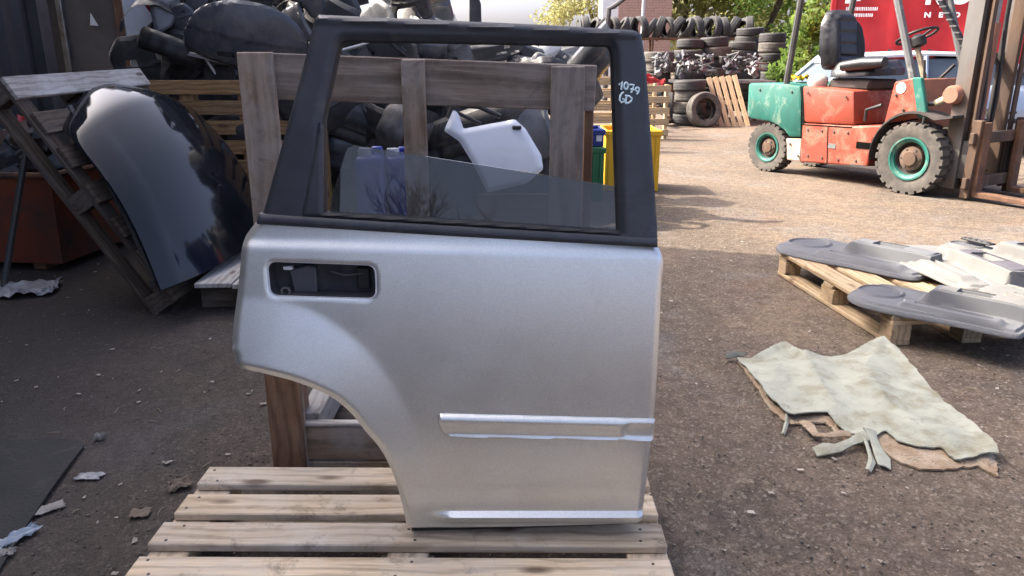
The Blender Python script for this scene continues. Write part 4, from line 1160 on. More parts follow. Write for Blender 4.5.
def trim(label, a_px, b_px, za, zb, mats, kind='front', flip=False, tilt=0.0, scale=1.0):
    A = G(*a_px, za); B = G(*b_px, zb)
    X = (B - A).normalized()
    Z = Vector((0, 0, 1)); Z = Matrix.Rotation(tilt, 3, X) @ Z
    Y = Z.cross(X).normalized(); Z = X.cross(Y).normalized()
    rot = Matrix((X, Y, Z)).transposed().to_euler()
    o = thing('door_trim', label, 'door trim', tuple(A), rot, 'door trims on the pale pallet')
    L = (B - A).length
    s = L / 0.93 * scale
    a, b, f = outline_grid(TP, 0.006)
    h = trim_height(a, b, kind)
    bb = (0.46 - b if flip else b) - 0.23
    shell('trim_panel', np.stack([a * s, bb * s, h], 1), f, (0, 0, -0.006), mats[0], o, sharp=32)
    def loc(u, v, hh): return (u * s, ((0.46 - v if flip else v) - 0.23) * s, hh)
    if kind != 'rear':
        MB().lathe([(0.0, 0.004), (0.06, 0.004), (0.1, 0.002), (0.104, -0.004)], 28).build('speaker_grille', GRILLE, o, 50, loc=loc(0.15, 0.25, 0.027))
    MB().box((0, 0, 0), (0.115 * s, 0.04 * s, 0.004)).build('pull_cup', SEAL, o, bev=0.001, loc=loc(0.635, 0.298, 0.046))
    ap = [(0.45, 0.252), (0.9, 0.245), (0.905, 0.355), (0.7, 0.362), (0.46, 0.35)]
    pg = dense(np.array(ap), 0.03)
    aa, ab, af = outline_grid(np.array(rc([ap[0], ap[1], ap[2], ap[3], ap[4]], 0.03)), 0.012)
    dd = polydist(np.array(rc(ap, 0.03)), aa, ab, True)
    keep_h = trim_height(aa, ab, kind)
    cupm = (aa > 0.55) & (aa < 0.72) & (ab > 0.265) & (ab < 0.33)
    if len(mats) > 1:
        fk = np.array([q for q in af if not cupm[q].any()])
        shell('arm_rest', np.stack([aa * s, ((0.46 - ab if flip else ab) - 0.23) * s, keep_h + 0.006 * ss(0, 0.02, dd) + 0.002], 1), fk, (0, 0, -0.012), mats[1], o, sharp=50)
    if kind == 'switch':
        for k in range(4):
            MB().lathe([(0, 0.012), (0.016, 0.012), (0.018, 0)], 14).build('switch', STEEL, o, 40, loc=loc(0.12 + 0.05 * k, 0.31, 0.055))
        MB().box((0, 0, 0), (0.26 * s, 0.075 * s, 0.01)).build('switch_plate', SEAL, o, bev=0.003, loc=loc(0.195, 0.31, 0.055))
    MB().box((0, 0, 0), (0.035, 0.012, 0.002)).build('part_sticker', WHITEPL, o, loc=loc(0.33, 0.17, 0.031))
    return o
trim('grey door trim with speaker grille on the far edge of the pallet', (786, 244), (934, 275), 0.15, 0.16, (TRIM, TRIM), 'front', False)
trim('light grey door trim overhanging the near edge of the pallet', (853, 293), (1030, 330), 0.155, 0.15, (TRIM, TRIM_L), 'front', False)
trim('pale door trim with long dark arm rest behind the near trim', (906, 248), (1010, 292), 0.17, 0.20, (TRIM_L, TRIM_D), 'rear', False)
trim('pale door trim with round switches at the back right', (948, 246), (1060, 275), 0.20, 0.20, (TRIM_L, TRIM), 'switch', False)
trim('dark capped door trim cut by the right picture edge', (985, 290), (1080, 318), 0.2, 0.2, (TRIM_L, TRIM_D), 'rear', False)

# ================================================================ FORKLIFT
FO = mk('forklift_orange', (0.28, 0.04, 0.017), (0.20, 0.033, 0.016), 3, rough=0.62, c3=(0.30, 0.15, 0.10), s3=4, lo3=0.50, hi3=0.66, bmp=0.3, bscale=9, c4=(0.10, 0.06, 0.045), s4=5, lo4=0.56, hi4=0.72, m4=0.7)
FTEAL = mk('forklift_teal', (0.005, 0.13, 0.10), (0.006, 0.085, 0.066), 4, rough=0.6, c3=(0.16, 0.23, 0.18), s3=6, lo3=0.53, hi3=0.66, bmp=0.3, bscale=9, stretch=(1, 1, 0.6), c4=(0.07, 0.08, 0.065), s4=5, lo4=0.56, hi4=0.74, m4=0.6)
FPALE = mk('forklift_pale', (0.5, 0.4, 0.33), (0.42, 0.22, 0.15), 4, rough=0.7, bmp=0.15)
FBROWN = mk('forklift_brown', (0.32, 0.14, 0.085), (0.2, 0.1, 0.07), 5, rough=0.75, bmp=0.2)
FDARK = mk('forklift_underbody', (0.03, 0.028, 0.027), (0.06, 0.05, 0.045), 5, rough=0.8)
SEATM = mk('seat_vinyl', (0.011, 0.012, 0.015), (0.018, 0.019, 0.023), 6, rough=0.4, bmp=0.1)
MASTM = mk('mast_steel', (0.13, 0.125, 0.12), (0.085, 0.075, 0.068), 4, rough=0.6, metal=0.2, stretch=(1, 1, 0.25), c3=(0.11, 0.062, 0.036), s3=4, lo3=0.5, hi3=0.66)
MRUST = mk('mast_rust', (0.105, 0.062, 0.038), (0.06, 0.04, 0.03), 5, rough=0.85, bmp=0.3, bscale=40, stretch=(1, 1, 0.3), c3=(0.14, 0.1, 0.075), s3=3)
SLOT = mk('slot_shade_and_seam', (0.006, 0.006, 0.006), (0.009, 0.009, 0.009), 5, rough=1.0, spec=0.0)
fr0 = G(764, 171); fr1 = G(906, 193.5)
fh = (fr1 - fr0).normalized(); fl_ = Vector((-fh.y, fh.x, 0))
WB = (fr1 - fr0).length
HWd = 0.48
froot = fr0 + fl_ * HWd
fork = thing('forklift', 'old orange and teal forklift standing in the sun with its mast to the right', 'forklift', tuple(froot), (0, 0, math.atan2(fh.y, fh.x)))
def FL(px, py, y=-HWd):
    """pixel -> (s, z) on the forklift's lengthwise plane at local y"""
    d = ray(px, py); o = Vector((0, 0, CAMH))
    p0 = froot + fl_ * y
    t = (p0 - o).dot(fl_) / d.dot(fl_)
    q = o + d * t - froot
    return (q.dot(fh), q.z)
def FP(pts, y=-HWd): return [FL(a, b, y) for a, b in pts]
cwp = FP([(748, 83), (775, 82.5), (800, 85.6), (801, 96), (802, 137.5), (788, 137), (784, 131), (776, 125), (768, 121.5), (749, 118.5), (746.5, 112)])
MB().prism(cwp, -HWd, HWd).build('counterweight', FTEAL, fork, 35, 0.03, 2)
MB().prism(FP([(785, 138.5), (801, 139), (799.5, 161.5), (786, 160)]), -HWd + 0.01, HWd - 0.01).build('rear_panel', FPALE, fork, bev=0.01)
MB().prism(FP([(802, 123.5), (853, 126), (885, 125), (873, 140), (867, 167), (800, 162)]), -HWd, HWd).build('side_tank', FO, fork, bev=0.018, seg=2)
MB().prism(FP([(801.5, 86), (853, 91), (853.5, 125.5), (803, 122.5)]), -HWd + 0.012, HWd - 0.012).build('engine_cover', FO, fork, 35, 0.025, 2)
a = FL(857, 141.5); b = FL(872, 149.5)
MB().box(((a[0] + b[0]) / 2, -HWd - 0.002, (a[1] + b[1]) / 2), (abs(b[0] - a[0]), 0.012, abs(a[1] - b[1]))).build('step_slot', SLOT, fork)  # flat block without a hollow; the opening's shade is put into its black colour
MB().prism(FP([(883, 125), (894, 82), (913, 78), (919, 118)]), -HWd + 0.004, -HWd + 0.13).build('cowl_side', FO, fork, bev=0.012)
MB().prism(FP([(883, 125), (894, 82), (913, 78), (919, 118)]), HWd - 0.13, HWd - 0.004).build('cowl_side', FO, fork, bev=0.012)
c0 = FL(914, 78)[0]; c1 = FL(919, 118)[0]; z0 = FL(919, 118)[1]; z1 = FL(913, 78)[1]
MB().prism([(c0 - 0.02, z1 + 0.005), (c0 + 0.07, z1 + 0.005), (c1 + 0.08, z0), (c1 - 0.02, z0)], -HWd - 0.002, -HWd + 0.05).build('cowl_edge', FTEAL, fork, bev=0.008)
MB().prism([(c0 - 0.08, z1 - 0.01), (c0 - 0.02, z1 - 0.01), (c1 + 0.02, z0 - 0.1), (c1 - 0.06, z0 - 0.1)], -HWd + 0.052, HWd - 0.052).build('dash_panel', FBROWN, fork, bev=0.008)
MB().box((WB * 0.5, 0, 0.36), (WB * 0.95, 0.5, 0.3)).build('chassis', FDARK, fork)
MB().box((WB * 0.80, 0, 0.52), (0.45, 0.9, 0.03)).build('floor_plate', FDARK, fork)
MB().lathe([(0, 0.004), (0.05, 0.003), (0.052, 0)], 20, Matrix.Rotation(R(90), 4, 'X')).build('oval_badge', WHITEPL, fork, 30, loc=(FL(901, 88)[0], -HWd + 0.002, FL(901, 88)[1]))
# seams, bolts and small fittings on the near side
for (xa, ya), (xb, yb) in (((803, 124.5), (852, 127.5)), ((828, 127), (827, 164)), ((801.5, 100), (801, 138)), ((884, 125), (918, 119))):
    a = FL(xa, ya); b = FL(xb, yb)
    MB().tube([(a[0], -HWd - 0.001, a[1]), (b[0], -HWd - 0.001, b[1])], 0.006, 4).build('panel_seam', SLOT, fork)
bolt_me = MB().lathe([(0, 0.012), (0.012, 0.010), (0.014, 0)], 6, Matrix.Rotation(R(90), 4, 'X')).mesh('bolt', STEELDK)
for px, py in ((808, 130), (822, 131), (834, 132), (848, 133), (808, 156), (822, 158), (838, 160), (856, 161), (792, 92), (760, 90), (808, 93), (846, 97), (790, 144), (798, 156), (896, 95), (903, 110)):
    a = FL(px, py); inst('bolt', bolt_me, fork, (a[0], -HWd + 0.001, a[1]))
a = FL(866, 113, -HWd + 0.1); b = FL(882, 105, -HWd + 0.1)
MB().tube([(a[0], -HWd + 0.1, a[1] - 0.08), (a[0], -HWd + 0.1, a[1] + 0.03), (b[0], -HWd + 0.1, b[1])], 0.018, 8).build('hand_lever', SEAL, fork, 40)
a = FL(921, 112); b = FL(917, 126)
MB().tube([(a[0] + 0.05, -HWd - 0.02, a[1]), (a[0] + 0.07, -HWd - 0.05, (a[1] + b[1]) / 2), (b[0] + 0.04, -HWd - 0.01, b[1] - 0.1)], 0.012, 6).build('brake_hose', SEAL, fork, 50)
MB().box((FL(832, 146)[0], -HWd - 0.003, FL(832, 146)[1]), (0.09, 0.004, 0.05)).build('data_plate', STEEL, fork)
MB().box((FL(872, 160)[0] - 0.05, -HWd + 0.02, 0.2), (0.35, 0.08, 0.02)).build('step_plate', FDARK, fork)
# fender band over the front wheel
r_f = 0.335; fc = (WB, r_f)
fpts = []
for k in range(13):
    a = R(188 - k * 10.5); fpts.append((fc[0] + 0.41 * math.cos(a), fc[1] + 0.42 * math.sin(a)))
fpts.append((fc[0] + 0.36, fc[1] + 0.40))
outer = [(p[0], p[1] + 0.022) for p in fpts]
MB().prism(fpts + outer[::-1], -HWd - 0.06, -HWd + 0.24).build('fender', FDARK, fork, 40)
MB().prism(fpts + outer[::-1], HWd - 0.24, HWd + 0.06).build('fender', FDARK, fork, 40)
def industrial_wheel(s, y, r, w, side):
    M = Matrix.Rotation(R(90), 4, 'X')
    wt = bpy.data.objects.new('wheel', None); put(wt, fork, (s, y, r))
    k = r * 0.60
    prof = [(k, -w * 0.42), (r * 0.82, -w * 0.5), (r * 0.93, -w * 0.49), (r * 0.955, -w * 0.42), (r * 0.955, w * 0.42), (r * 0.93, w * 0.49), (r * 0.82, w * 0.5), (k, w * 0.42)]
    mb = MB().lathe(prof, 40, M, True)
    nl = 24
    for i in range(nl):
        for e in (-1, 1):
            a = 2 * math.pi * (i + (0.5 if e > 0 else 0)) / nl
            RM = Matrix.Rotation(-a, 3, 'Y')
            mb.box(RM @ Vector((r * 0.965, e * w * 0.27, 0)), (r * 0.075, w * 0.46, 2 * math.pi * r / nl * 0.62), RM)
    mb.build('tyre', RUBBER_DUSTY, wt, 40)
    o = -1 if side < 0 else 1
    rim = [(k * 1.01, o * w * 0.44), (k * 1.01, o * w * 0.47), (k * 0.90, o * w * 0.47), (k * 0.80, o * w * 0.40), (k * 0.70, o * w * 0.36), (k * 0.62, o * w * 0.16), (k * 0.02, o * w * 0.14), (k * 0.02, -o * w * 0.2), (k * 1.01, -o * w * 0.2)]
    rim_a = [(k * 1.01, o * w * 0.44), (k * 1.01, o * w * 0.475), (k * 0.93, o * w * 0.475), (k * 0.86, o * w * 0.42), (k * 0.80, o * w * 0.40), (k * 0.76, o * w * 0.30), (k * 0.9, o * w * 0.28)]
    MB().lathe([(p[0], -p[1]) for p in rim_a], 36, M, True).build('rim', FTEAL, wt, 35)
    disc = [(k * 0.77, o * w * 0.32), (k * 0.7, o * w * 0.16), (k * 0.02, o * w * 0.12), (k * 0.02, -o * w * 0.2), (k * 0.95, -o * w * 0.2), (k * 0.95, o * w * 0.26)]
    MB().lathe([(p[0], -p[1]) for p in disc], 36, M, True).build('wheel_disc', FDARK, wt, 35)
    hubp = [(0.001, o * w * 0.44), (k * 0.32, o * w * 0.43), (k * 0.36, o * w * 0.36), (k * 0.56, o * w * 0.30), (k * 0.58, o * w * 0.10), (0.001, o * w * 0.10)]
    hb_ = MB().lathe([(p[0], -p[1]) for p in hubp], 24, M).build('hub', MRUST, wt, 35)
    for i in range(6):
        a = i * math.pi / 3
        MB().lathe([(0.0, 0.012), (0.011, 0.012), (0.011, 0)], 6, Matrix.Translation((k * 0.44 * math.cos(a), o * w * 0.31, k * 0.44 * math.sin(a))) @ Matrix.Rotation(R(90) * -o, 4, 'X')).build('wheel_nut', STEELDK, hb_)
industrial_wheel(WB, -HWd + 0.065, r_f, 0.25, -1)
industrial_wheel(WB, HWd - 0.065, r_f, 0.25, 1)
industrial_wheel(0.0, -HWd + 0.09, 0.27, 0.18, -1)
industrial_wheel(0.0, HWd - 0.09, 0.27, 0.18, 1)
# seat
seat = bpy.data.objects.new('seat', None); sc0 = FL(845, 66, 0.0); put(seat, fork, (sc0[0] - 0.02, 0.0, sc0[1] - 0.02)); seat.scale = (1.12, 1.16, 1.06)
bo = np.array(rc([(-0.22, -0.02), (0.22, -0.02), (0.25, 0.2), (0.22, 0.42), (0.12, 0.56), (-0.12, 0.56), (-0.22, 0.42), (-0.25, 0.2)], 0.06))
a, b, f = outline_grid(bo, 0.014)
d = polydist(bo, a, b, True)
h = 0.07 * ss(0, 0.06, d) + 0.035 * ss(0.12, 0.2, abs(a)) * ss(0, 0.05, d)
for zg in (0.12, 0.23, 0.34, 0.45): h -= 0.012 * np.exp(-((b - zg) / 0.010) ** 2) * (abs(a) < 0.13)
h -= 0.012 * np.exp(-((abs(a) - 0.135) / 0.010) ** 2)
lean_b = 0.16
shell('backrest', np.stack([h - b * lean_b, a, b], 1), f, (-0.07, 0, 0), SEATM, seat, sharp=70)
cu = np.array(rc([(0.02, -0.24), (0.5, -0.25), (0.54, 0), (0.5, 0.25), (0.02, 0.24)], 0.08))
a, b, f = outline_grid(cu, 0.014); d = polydist(cu, a, b, True)
h = 0.075 * ss(0, 0.07, d) + 0.02 * ss(0.14, 0.2, abs(b)) * ss(0, .05, d)
shell('cushion', np.stack([a, b, h - 0.03 + 0.06 * a], 1), f, (0, 0, -0.06), SEATM, seat, sharp=70)
MB().prism([(0.0, -0.2), (0.44, -0.2), (0.46, -0.1), (0.02, -0.1)], -0.2, 0.2).build('seat_base', FDARK, seat, bev=0.02)
MB().tube([(0.2, -0.27, 0.02), (0.42, -0.27, 0.05), (0.62, -0.27, 0.06)], [0.05, 0.06, 0.05], 10).build('arm_pad', SEATM, seat, 50)
# overhead guard
def fpt(px, py, y): s = FL(px, py, y); return Vector((s[0], y, s[1]))
GUARD = mk('guard_grey', (0.13, 0.135, 0.14), (0.09, 0.09, 0.092), 6, rough=0.5, c3=(0.3, 0.3, 0.3), s3=6)
for y in (-HWd + 0.05, HWd - 0.05):
    r0 = fpt(786, 84, -HWd + 0.05); r1 = fpt(802, -6, -HWd + 0.05)
    top_r = r0 + (r1 - r0) * ((2.15 - r0.z) / (r1.z - r0.z))
    f0 = fpt(916, 84, -HWd + 0.05); f1 = fpt(897, -6, -HWd + 0.05)
    top_f = f0 + (f1 - f0) * ((2.15 - f0.z) / (f1.z - f0.z))
    for nm, p0, p1, rr, mt_ in (('guard_post', r0, top_r, 0.034, STEELDK), ('guard_post', f0, top_f, 0.036, GUARD)):
        MB().tube([(p0.x, y, p0.z - 0.05), (p1.x, y, p1.z)], rr, 8).build(nm, mt_, fork, 40)
    MB().tube([(top_r.x - 0.02, y, 2.15), (top_f.x + 0.05, y, 2.15)], 0.035, 8).build('guard_rail', STEELDK, fork, 40)
for k in range(6):
    s = top_r.x + (top_f.x - top_r.x) * k / 5
    MB().box((s, 0, 2.16), (0.03, 2 * HWd - 0.1, 0.05)).build('guard_bar', STEELDK, fork)
# hose up the far post
hz = [(f0.x + 0.02, HWd - 0.12, 0.95), (f0.x - 0.02, HWd - 0.1, 1.3), (top_f.x + 0.08, HWd - 0.11, 1.8), (top_f.x + 0.02, HWd - 0.1, 2.1)]
MB().tube(hz, 0.03, 8).build('hose', SEAL, fork, 50)
for k in range(9):
    t = k / 8; q = Vector(hz[1]).lerp(Vector(hz[2]), t)
    MB().box(q, (0.062, 0.062, 0.014)).build('hose_clip', STEEL, fork)
# steering
sw = fpt(917, 36, 0.02)
st = bpy.data.objects.new('steering', None); put(st, fork, tuple(sw), (0, R(-24), 0))
MB().lathe([(0.185 + 0.014 * math.cos(k * math.pi / 4), 0.014 * math.sin(k * math.pi / 4)) for k in range(8)], 36, None, True).build('steering_wheel', SEAL, st, 60)
for k in range(3):
    a = k * 2.094; MB().tube([(0, 0, -0.03), (0.185 * math.cos(a), 0.185 * math.sin(a), 0)], 0.011, 6).build('spoke', SEAL, st, 40)
MB().lathe([(0, 0.012), (0.03, 0.01), (0.075, -0.03), (0.07, -0.10), (0.0, -0.12)], 20).build('steering_boss', SEAL, st, 40)
ce = fpt(929, 82, 0.02)
MB().tube([(sw.x + 0.01, 0.02, sw.z - 0.08), (ce.x - 0.02, 0.02, ce.z - 0.05)], 0.028, 8).build('steering_column', mk('column_khaki', (0.3, 0.26, 0.18), (0.2, 0.17, 0.12), 8, rough=0.6), fork, 40)
MB().tube([(c0 - 0.1, -0.15, z1 - 0.02), (c0 - 0.12, -0.16, z1 + 0.16)], 0.012, 6).build('control_lever', SEAL, fork, 40)
MB().tube([(c0 - 0.1, 0.1, z1 - 0.02), (c0 + 0.02, 0.12, z1 + 0.12)], 0.016, 6).build('control_lever', SEAL, fork, 40)
# small yellow cap and cream tin on the counterweight
# mast
ym = 0.33
ms0 = FL(951, 170, -ym)[0]
MH = 2.5
for y in (-ym, ym):
    sg = 1 if y < 0 else -1
    MB().prism([(ms0 - 0.07, y - 0.035), (ms0 + 0.07, y - 0.035), (ms0 + 0.07, y + 0.035), (ms0 + 0.05, y + 0.035), (ms0 + 0.05, y + 0.006 * sg), (ms0 - 0.05, y + 0.006 * sg), (ms0 - 0.05, y + 0.035), (ms0 - 0.07, y + 0.035)], 0.09, MH, 'z').build('outer_mast_rail', MASTM, fork)
    yi = y * 0.76
    MB().box((ms0 + 0.06, yi, MH / 2 + 0.03), (0.11, 0.045, MH - 0.1)).build('inner_mast_rail', MRUST, fork, bev=0.006)
    MB().box((ms0 + 0.13, y * 0.93, MH / 2 + 0.02), (0.02, 0.06, MH - 0.1)).build('rail_strip', MRUST, fork)
    # chain
    for e in (0,):
        MB().box((ms0 + 0.02, y * 0.36, 1.35), (0.025, 0.03, 2.0)).build('lift_chain', STEELDK, fork)
MB().tube([(ms0 - 0.01, 0, 0.1), (ms0 - 0.01, 0, 1.55)], 0.05, 14).build('lift_cylinder', FBROWN, fork, 40)
MB().tube([(ms0 - 0.01, 0, 1.55), (ms0 - 0.01, 0, 2.4)], 0.03, 12).build('lift_rod', STEEL, fork, 40)
for y in (0.12, -0.1):
    MB().tube([(ms0 + 0.03, y, 0.3), (ms0 + 0.04, y + 0.03, 0.9), (ms0 + 0.03, y - 0.02, 1.6), (ms0 + 0.02, y, 2.3)], 0.02, 8).build('hydraulic_hose', SEAL, fork, 50)
for zc in (0.16, 1.25, 2.46):
    MB().box((ms0 - 0.05, 0, zc), (0.06, 2 * ym + 0.04, 0.1)).build('mast_tie', MASTM, fork, bev=0.006)
# tilt cylinder near side
tc0 = fpt(924, 109, -0.36); tc1 = fpt(955, 95, -0.36)
MB().tube([tc0 - Vector((0.1, 0, -0.02)), tc0.lerp(tc1, 0.45)], 0.022, 10).build('tilt_rod', STEEL, fork, 40)
MB().tube([tc0.lerp(tc1, 0.4), tc1], 0.036, 10).build('tilt_cylinder', mk('cylinder_cream', (0.45, 0.38, 0.26), (0.3, 0.24, 0.17), 9, rough=0.6), fork, 40)
MB().lathe([(0, 0.05), (0.07, 0.05), (0.085, 0.02), (0.085, -0.05), (0, -0.05)], 20, Matrix.Rotation(R(90), 4, 'X')).build('tilt_pivot', FBROWN, fork, 40, loc=(tc1.x, -0.39, tc1.z))
# carriage and forks
cs = ms0 + 0.19
for zc, hh in ((0.16, 0.10), (0.56, 0.10)):
    MB().box((cs, 0, zc), (0.045, 0.86, hh)).build('carriage_bar', MRUST, fork, bev=0.006)
for y in (-0.36, 0.36):
    MB().prism([(cs - 0.05, 0.02), (cs + 0.03, 0.02), (cs + 0.05, 0.72), (cs - 0.03, 0.72)], y - 0.03, y + 0.03).build('carriage_plate', MRUST, fork, bev=0.006)
    MB().box((cs - 0.08, y * 0.9, 0.36), (0.1, 0.05, 0.34)).build('carriage_roller_plate', STEELDK, fork)
for y in (-0.30, 0.30):
    MB().prism([(cs + 0.025, 0.70), (cs + 0.07, 0.70), (cs + 0.075, 0.085), (cs + 1.05, 0.055), (cs + 1.08, 0.04), (cs + 0.1, 0.035), (cs + 0.04, 0.04), (cs + 0.028, 0.09)], y - 0.055, y + 0.055).build('fork', RUST, fork, bev=0.004)
# bits lying on the counterweight
v = froot + fh * FL(801, 80, -0.1)[0] + fl_ * -0.1; v.z = cwp[0][1]
o = inst('yellow_rag', crumple('yellow_rag', 0.26, 0.22, 0.10, 91, mk('yellow_cloth', (0.65, 0.42, 0.02), (0.5, 0.32, 0.02), 8, rough=0.8), 16, 14, 2.5), None, tuple(v), (0, 0, 0.4))
tag(o, 'crumpled yellow rag behind the forklift seat', 'rag')
v2 = froot + fh * FL(818, 80, -0.25)[0] + fl_ * -0.25; v2.z = FL(818, 87, -0.25)[1]
o = MB().lathe([(0, 0), (0.09, 0), (0.11, 0.05), (0.10, 0.10), (0.05, 0.13), (0, 0.135)], 24).build('cream_cover', mk('cream_plastic', (0.6, 0.56, 0.48), (0.5, 0.46, 0.4), 6, rough=0.5), None, 50, loc=tuple(v2))
tag(o, 'cream rounded cover beside the forklift seat', 'cover')

# ================================================================ PALE BLUE CAR behind the forklift
CARB = mk('pale_blue_paint', (0.36, 0.43, 0.52), (0.32, 0.39, 0.48), 3, rough=0.3, metal=0.3, coat=0.6)
CARGL = mk('car_glass', (0.05, 0.07, 0.085), (0.08, 0.1, 0.12), 3, rough=0.06, spec=0.9, coat=0.5)
cyard = 10.2
car_x = P(858, 60, cyard).x
car = thing('parked_car', 'pale blue hatchback parked between the forklift and the red trailer', 'car', (car_x + 1.55, cyard + 0.8, 0))
def loft(name, secs, mat, parent, smooth=40, cap=True):
    m = len(secs[0]); V = [p for s in secs for p in s]
    F = [(i * m + j, (i + 1) * m + j, (i + 1) * m + (j + 1) % m, i * m + (j + 1) % m) for i in range(len(secs) - 1) for j in range(m)]
    if cap: F += [tuple(range(m)), tuple((len(secs) - 1) * m + j for j in reversed(range(m)))]
    return MB().add(V, F).build(name, mat, parent, smooth)
def csec(x, zb, zs, hw):
    p = [(-hw * 0.9, zb), (-hw, zb + 0.1), (-hw * 1.02, (zb + zs) / 2), (-hw * 0.98, zs - 0.08), (-hw * 0.9, zs), (0, zs + 0.02)]
    p = p + [(-a, b) for a, b in p[-2::-1]]
    return [(x, a, b) for a, b in p]
loft('body', [csec(x, a, b, w) for x, a, b, w in ((-1.98, 0.45, 0.7, 0.62), (-1.93, 0.3, 0.86, 0.74), (-1.5, 0.22, 0.92, 0.81), (-0.5, 0.2, 0.91, 0.83), (0.6, 0.2, 0.90, 0.83), (1.2, 0.22, 0.88, 0.81), (1.75, 0.25, 0.74, 0.75), (1.95, 0.35, 0.62, 0.62))], CARB, car, 50)
def gsec(x, zt, hb, ht):
    p = [(-hb, 0.90), (-ht, zt - 0.02), (0, zt), (ht, zt - 0.02), (hb, 0.90)]
    return [(x, a, b) for a, b in p]
loft('glasshouse', [gsec(-1.85, 0.92, 0.70, 0.68), gsec(-1.5, 1.24, 0.74, 0.60), gsec(0.25, 1.26, 0.75, 0.60), gsec(1.15, 0.92, 0.72, 0.66)], CARGL, car, 30)
def rsec(x, z, w): return [(x, -w, z - 0.03), (x, -w, z), (x, -w * 0.85, z + 0.025), (x, 0, z + 0.04), (x, w * 0.85, z + 0.025), (x, w, z), (x, w, z - 0.03)]
loft('roof', [rsec(-1.58, 1.20, 0.60), rsec(-1.4, 1.265, 0.63), rsec(-0.5, 1.30, 0.64), rsec(0.15, 1.28, 0.63), rsec(0.35, 1.24, 0.61)], mk('pale_roof_paint', (0.62, 0.66, 0.7), (0.55, 0.6, 0.65), 3, rough=0.3, coat=0.5), car, 40)
for y in (-1, 1):
    for pa, pb in (((-1.85, 0.72, 0.92), (-1.5, 0.63, 1.26)), ((-0.62, 0.755, 0.92), (-0.6, 0.63, 1.26)), ((1.16, 0.73, 0.92), (0.28, 0.625, 1.26))):
        MB().tube([(pa[0], pa[1] * y, pa[2]), (pb[0], pb[1] * y, pb[2])], 0.035, 6).build('pillar', CARB, car, 40)
    MB().box((0.05, y * 0.845, 0.78), (0.16, 0.02, 0.03)).build('door_handle', CARB, car, bev=0.006)
    MB().box((-0.1, y * 0.842, 0.45), (2.2, 0.02, 0.06)).build('rub_strip', SEAL, car, bev=0.006)
    for x in (-1.25, 1.25):
        w = bpy.data.objects.new('wheel', None); put(w, car, (x, y * 0.74, 0.3))
        M = Matrix.Rotation(R(90), 4, 'X')
        MB().lathe([(0.19, -0.09), (0.28, -0.1), (0.3, -0.07), (0.3, 0.07), (0.28, 0.1), (0.19, 0.09)], 28, M, True).build('tyre', RUBBER, w, 40)
        MB().lathe([(0.0, 0.06), (0.06, 0.07), (0.17, 0.05), (0.195, 0.1), (0.195, -0.1), (0.17, -0.05), (0.06, -0.07), (0, -0.06)], 24, M).build('rim', STEEL, w, 40)

# ================================================================ RED TRAILER
REDT = mk('red_tarpaulin', (0.42, 0.008, 0.013), (0.34, 0.008, 0.012), 2, rough=0.6, bmp=0.25, bscale=5, c3=(0.42, 0.03, 0.03), s3=1.5, lo3=0.55, hi3=0.8)
ty = 13.2
tx0 = P(833, 30, ty).x
TROT = R(-19)
tra = thing('red_trailer', 'red curtain sided trailer with white lettering behind the forklift', 'trailer', (tx0, ty, 0), (0, 0, TROT))
def TR(px, py):
    """pixel -> (x, z) on the trailer's side"""
    d = ray(px, py); nv = Vector((-math.sin(TROT), math.cos(TROT), 0)); o = Vector((tx0, ty, 0)) - nv * 0.06
    t = (o - Vector((0, 0, CAMH))).dot(nv) / d.dot(nv); q = Vector((0, 0, CAMH)) + d * t - o
    return q.x * math.cos(TROT) + q.y * math.sin(TROT), q.z
nx_, nz_ = 90, 14; TL = 7.2
V = []
for i in range(nx_ + 1):
    for j in range(nz_ + 1):
        x = TL * i / nx_; z = 1.12 + 2.55 * j / nz_
        V.append((x, 0.025 * math.sin(x * 5.1 + 0.7 * math.sin(z * 2)) * math.sin(z * 1.1) + 0.012 * math.sin(x * 13 + z * 3), z))
F = [(i * (nz_ + 1) + j, (i + 1) * (nz_ + 1) + j, (i + 1) * (nz_ + 1) + j + 1, i * (nz_ + 1) + j + 1) for i in range(nx_) for j in range(nz_)]
shell('curtain', np.array(V), np.array(F), (0, 0.02, 0), REDT, tra, sharp=80)
MB().box((TL / 2, 1.25, 2.4), (TL - 0.1, 2.36, 2.5)).build('load_box', REDT, tra)
MB().box((-0.03, 0.03, 2.3), (0.09, 0.12, 2.8)).build('rear_post', REDT, tra, bev=0.01)
MB().box((TL / 2, 1.25, 3.72), (TL + 0.1, 2.56, 0.08)).build('roof', WHITEPL, tra, bev=0.01)
MB().box((TL / 2, 1.25, 1.02), (TL + 0.05, 2.5, 0.16)).build('chassis_rail', STEELDK, tra, bev=0.01)
for k in range(12):
    x = 0.3 + k * 0.58
    MB().box((x, -0.035, 1.2), (0.045, 0.012, 0.34)).build('strap', STEELDK, tra)
    MB().box((x, -0.045, 1.14), (0.06, 0.02, 0.09)).build('buckle', STEEL, tra)
for x in (1.2, 2.4):
    for y in (0.25, 2.2):
        MB().lathe([(0.25, -0.14), (0.46, -0.15), (0.5, -0.1), (0.5, 0.1), (0.46, 0.15), (0.25, 0.14)], 28, Matrix.Translation((x, y, 0.5)) @ Matrix.Rotation(R(90), 4, 'X'), True).build('wheel', RUBBER, tra, 40)
MB().box((TL - 1.2, 0.6, 0.5), (0.12, 0.12, 0.98)).build('landing_leg', STEELDK, tra)
MB().box((TL - 1.2, 1.9, 0.5), (0.12, 0.12, 0.98)).build('landing_leg', STEELDK, tra)
LETW = mk('white_lettering', (0.8, 0.8, 0.8), (0.75, 0.75, 0.75), 4, rough=0.5)
